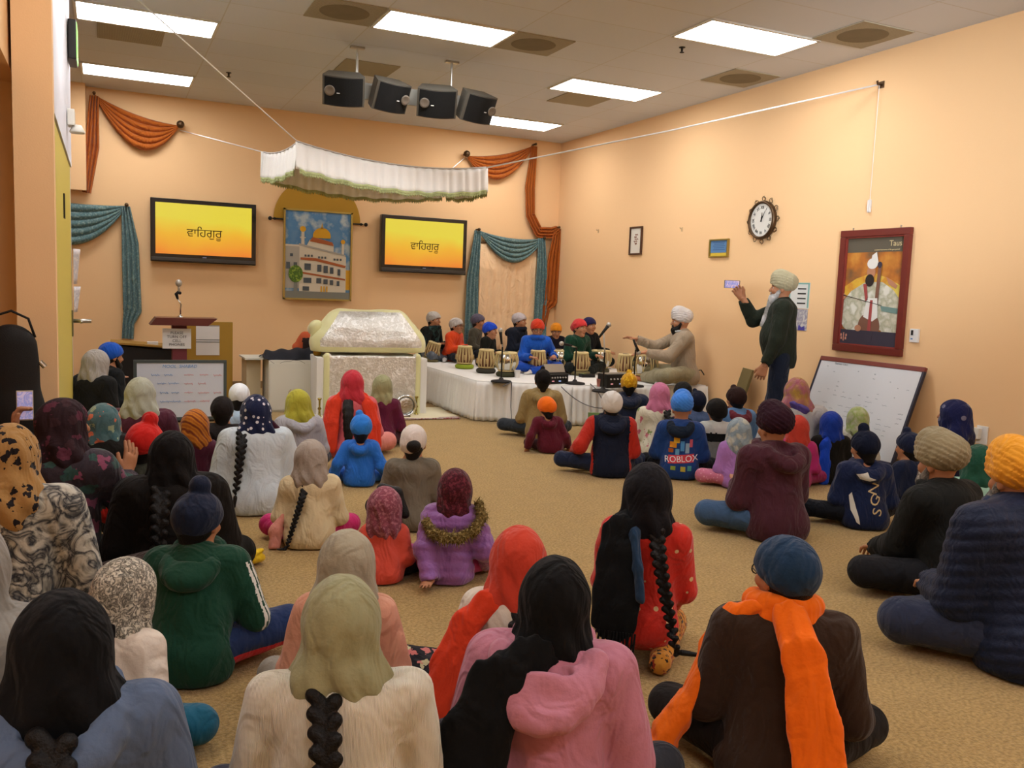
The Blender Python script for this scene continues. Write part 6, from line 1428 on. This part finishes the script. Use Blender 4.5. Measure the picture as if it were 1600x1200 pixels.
def storm(p, root, v):
    top = [c for c in root.children if c.name.startswith('printed')][0]
    V, Q = mesh_arrays(top.data); bvh = BVHTree.FromPolygons([tuple(x) for x in V.tolist()], [tuple(x) for x in Q.tolist()])
    G_ = mat('print_gold', '#c7ae82', .8); W_ = mat('print_cream', '#cfc9bb', .8)
    def poly(pts, m_, nm):
        b = MB(); vs = [b.bm.verts.new((x*p.sb, 0, z*p.sb)) for x, z in pts]; b.bm.faces.new(vs)
        bmesh.ops.triangulate(b.bm, faces=b.bm.faces); bmesh.ops.subdivide_edges(b.bm, edges=b.bm.edges, cuts=3, use_grid_fill=True)
        for q in b.bm.verts:
            h = bvh.ray_cast(Vector((q.co.x, -1, q.co.z)), Vector((0, 1, 0))); q.co.y = (h[0].y if h[0] is not None else -.2)-.004
        b.build(nm, m_, root)
    for ch, x, z, r_ in (('N', .03, .38, -70), ('G', .035, .28, -60), ('S', .05, .18, -75)):
        t = text_mesh(ch, .15*p.sb, extrude=0); bm = bmesh.new(); bm.from_mesh(t); bmesh.ops.triangulate(bm, faces=bm.faces); bm.to_mesh(t); bm.free()
        t.transform(Matrix.Translation((x*p.sb, 0, z*p.sb)) @ Matrix.Rotation(math.radians(r_), 4, 'Y') @ Matrix.Rotation(PI/2, 4, 'X') @ Matrix.Diagonal((1, .8, 1, 1)))
        for q in t.vertices:
            h = bvh.ray_cast(Vector((q.co.x, -1, q.co.z)), Vector((0, 1, 0))); q.co.y = (h[0].y if h[0] is not None else -.2)-.005
        link('back_print_letter', t, G_, root, smooth=False)
    poly([(-.13, .50), (-.05, .53), (-.04, .49), (.02, .47), (-.03, .45), (-.10, .46)], W_, 'shoulder_print')
    poly([(-.17, .30), (-.15, .33), (-.13, .20), (-.10, .06), (-.13, .08), (-.17, .18)], W_, 'side_print')
who(1353, 664, 0.69, -22, 'boy in a navy patka and navy hooded top with a cream back print', capz=.05, hair=True, top=dict(m='#151f3e', puff=.020, hood=True, name='printed_hooded_top'), legs=dict(m='#14161c'), head=('patka', '#10162a', dict(br=.040, bun=(0, .02, .145), hb=1.06)), pose=dict(w=1.1, lean=12, head=(-14, 4, 0), knees=[(-.48, .14, .13), (.34, .28, .12)]), extra=storm)
who(1424, 667, 0.6, -50, 'small boy in a navy patka and plain navy top in profile by the whiteboard', D=6.95, capz=.05, hair=True, show_face=True, top=dict(m='#141c34', puff=.016), legs=dict(m='#14161c'), head=('patka', '#121a33', dict(br=.034, hb=1.05)), pose=dict(w=1.0, lean=8))
who(1496, 622, 0.86, -68, 'person in a navy embroidered headscarf in profile against the right wall', D=7.25, show_face=True, top=dict(m='#14162a', puff=.02), legs=dict(m='#14162a'), head=('scarf', cloth('#151a44', 'em', pattern=('dots', 12, '#6a6a80')), dict(flare=1.08, fall=.7)), pose=dict(w=1.0, lean=2, head=(0, -4, 0)))
who(1532, 692, 0.7, -20, 'girl in a dark green headscarf with a mint shawl behind the beige turban', top=dict(m='#8fb3a0', puff=.02), legs=dict(m='#55806c'), head=('scarf', '#1d4a38', dict(flare=1.05, fall=.4)), pose=dict(w=1.1), extra=x_hair())

# ---- on the stage
def st(u, v, H, rel, label, **k): k.setdefault('group', GP_STAGE); k.setdefault('show_face', True); k.setdefault('hair', True); return who(u, v, H, rel, label, z=ST, **k)
DR = ((-.10, .30, .30), (.12, .30, .30))
st(678, 485, 0.76, 122, 'boy in a white cap and black printed hooded top, leftmost player on the stage', vb=567, top=dict(m=cloth('#1b1d1b', 'p', pattern=('blotch', 9, '#141514', '#2f4a46')), puff=.02, hood=True), legs=dict(m='#5a6068'), head=('cap', '#b9b4ad', dict(hb=1.06, sag=(0, -.05, .05))), pose=dict(hands=DR))
st(713, 495, 0.71, 118, 'boy in a white cap, glasses and bright orange jacket playing on the stage', vb=569, glasses=mat('spec_dark', '#1b1a1a', .3), top=dict(m='#d9481c', puff=.026), legs=dict(m='#20242a'), head=('cap', '#bdb6b0', dict(hb=1.06)), pose=dict(hands=DR, w=1.08))
st(747, 489, 0.72, 105, 'boy in a grey cap sitting behind the orange-jacketed boy on the stage', vb=564, top=dict(m='#4a4638', puff=.016), legs=dict(m='#20242a'), head=('cap', '#5c5666', dict(hb=1.08, sag=(0, -.03, .06))), pose=dict())
st(766, 502, 0.68, 115, 'boy in a royal blue patka and black top playing a tabla on the stage', vb=577, top=dict(m='#151713', puff=.018), legs=dict(m='#151713'), head=('cap', '#1a48c4', dict(hb=1.10, sag=(0, -.04, .07))), pose=dict(hands=DR))
st(812, 487, 0.77, 120, 'boy in a light grey cap and dark navy hooded top on the stage', vb=572, top=dict(m='#171c28', puff=.022, hood=True), legs=dict(m='#171c28'), head=('cap', '#b7aeae', dict(hb=1.06, sag=(0, -.06, .05))), pose=dict(hands=((-.12, .26, .34), (.10, .28, .34))))
def uamark(p, root, v):
    m_ = mat('pale_print', '#7fb4d9', .7)
    for sx in (-.045, .045):
        q = SDF(*bbox([p.S(sx-.03, .05, .28), p.S(sx+.03, .22, .38)], .02), .006)
        for a in (-1, 1): q.cone(p.S(sx+a*.018, .166, .35), p.S(sx+a*.004, .168, .325), .009*p.sb).cone(p.S(sx+a*.004, .168, .325), p.S(sx+a*.02, .166, .30), .009*p.sb)
        link('chest_print', q.mesh('chest_print'), m_, root)
st(841, 497, 0.73, 170, 'boy in a red-orange cap, glasses and bright blue hooded top playing two drums', vb=588, glasses=mat('spec_dark', '#1b1a1a', .3), top=dict(m='#1d55b8', puff=.020, hood=True), legs=dict(m='#1c48a8'), head=('cap', '#c8381c', dict(hb=1.06, sag=(0, -.03, .07))), pose=dict(lean=14, head=(0, 14, 0), hands=((-.26, .24, .28), (.12, .34, .26)), w=1.05), extra=uamark)
st(870, 503, 0.66, 170, 'boy in an orange cap looking down behind the blue and green shirted players', D=12.75, top=dict(m='#1b1720', puff=.02), legs=dict(m='#1b1720'), head=('cap', '#dc8a1c', dict(hb=1.08)), pose=dict(lean=12, head=(0, 18, 0)))
st(906, 496, 0.74, 135, 'boy in a coral red knotted cap and dark green shirt playing on the stage', vb=588, top=dict(m='#123a28', puff=.018), legs=dict(m='#1b1f1c'), head=('cap', '#cc3a3a', dict(hb=1.06, sag=(0, -.10, .0))), pose=dict(lean=10, hands=((-.24, .26, .28), (.13, .3, .26)), w=1.05))
st(921, 494, 0.75, 135, 'boy in a dark purple cap sitting behind the green-shirted boy', D=12.2, top=dict(m='#16181a', puff=.018), legs=dict(m='#1b1f1c'), head=('cap', '#23204a', dict(hb=1.06)), pose=dict(lean=8, hands=((-.30, .26, .28), (.13, .3, .26))))
r, p_ = st(1065, 479, 0.92, -104, 'bearded drum teacher in a white turban and taupe sweater on the stage', D=10.6, capz=.05, hair=False,
   top=dict(m='#a08f78', puff=.018, wr=.006), legs=dict(m='#948c6e', puff=.025), head=('turban', '#cfc9c4', dict(big=.94)), pose=dict(w=1.05, lean=8, head=(0, 2, 0), hands=((-.12, .46, .34), (.12, .52, .46))), hand=(.3, .3), palm=(((0, 1, -.1), (0, 0, -1)), ((0, 1, .25), (-.2, 0, -1))), extra=seq(x_beard(.05, HAIR, wid=1.05), x_collar('#bcc0c0', .014)))
who(549, 496, 0.86, 180, 'person in a black and white patterned headscarf just showing above the altar', z=.32, D=11.7, group='attendants behind the altar', show_face=True, top=dict(m='#3a3a3c'), legs=dict(m='#3a3a3c'), head=('scarf', cloth('#8f8f8c', 'st', pattern=('bands', 12, '#1d1d1f', '#b5b5b2')), {}), pose=dict(lean=20, head=(0, 20, 0)))
# ---- standing
def man(p, root, v):
    g_beard(p, .27, WHITE_HAIR, root, wid=1.0, fwd=.32)
rs, ps = who(1226, 423, 1.785, -90, 'standing person with a long white beard, cream turban and dark green sweater', capz=.055, group='people standing', show_face=True,
    top=dict(m='#262c22', puff=.022, wr=.006, belly=.025, hem=.86, name='sweater'), legs=dict(m='#1b2436', puff=.02, name='jeans'), feet='#2a2625', head=('turban', '#a9a283', dict(big=.98)),
    pose=dict(legs='stand', lean=3, w=1.0, head=(0, -3, 0), hs=.98, hands=((-.20, .14, .76), (.06, .36, 1.38))), hand=(.7, .9), palm=(((0, .3, -1), (1, 0, 0)), ((0, .6, .8), (-1, .1, 0))), extra=man)
# phones and the book
def world_pt(root, q): bpy.context.view_layer.update(); return root.matrix_world @ Vector(np.array(q, float).tolist())
def phone(loc, rz, label, tilt=0, landscape=False, case='#c9b9a0'):
    o = empty('mobile_phone', loc, rz, label, 'phone', 'phones held up'); o.rotation_euler = (math.radians(tilt), 0, rz)
    w_, h_ = (.15, .075) if landscape else (.075, .15)
    MB().box((0, 0, 0), (w_, .009, h_), bev=.004).build('case', mat('case'+case, case, .4), o)
    MB().box((0, -.0052, 0), (w_*.9, .002, h_*.92)).build('display', mat('phone_display'+case, '#b9a8b0', .3, emit=(hexc('#9c93b8'), .35), pattern=('blotch', 22, '#3f5aa8', '#c9a9a4')), o)
    return o
pp = world_pt(DWP[0], DWP[1].wr[0]+V3(.02, .05, .12)*DWP[1].sb)
phone(pp, -math.radians(sight(49)), 'phone in a cream case held up at the left, showing the hall on its screen', tilt=-4)
q = world_pt(rs, ps.wr[1]+V3(0, .10, .12)*ps.sb)
phone(q, -math.radians(sight(1162)), 'phone held sideways by the standing person by the right wall', landscape=True, case='#3a3a48')
o = empty('green_book', at(932, 655, .27)+Vector((0, 0, -.09)), -.4, 'small green book held open by a child near the stage', 'book')
MB().box((0, 0, .09), (.17, .02, .13), bev=.003).build('cover', mat('book_green', '#6c8a52', .7), o); MB().box((-.0, .012, .09), (.16, .012, .12)).build('pages', PAPER, o)
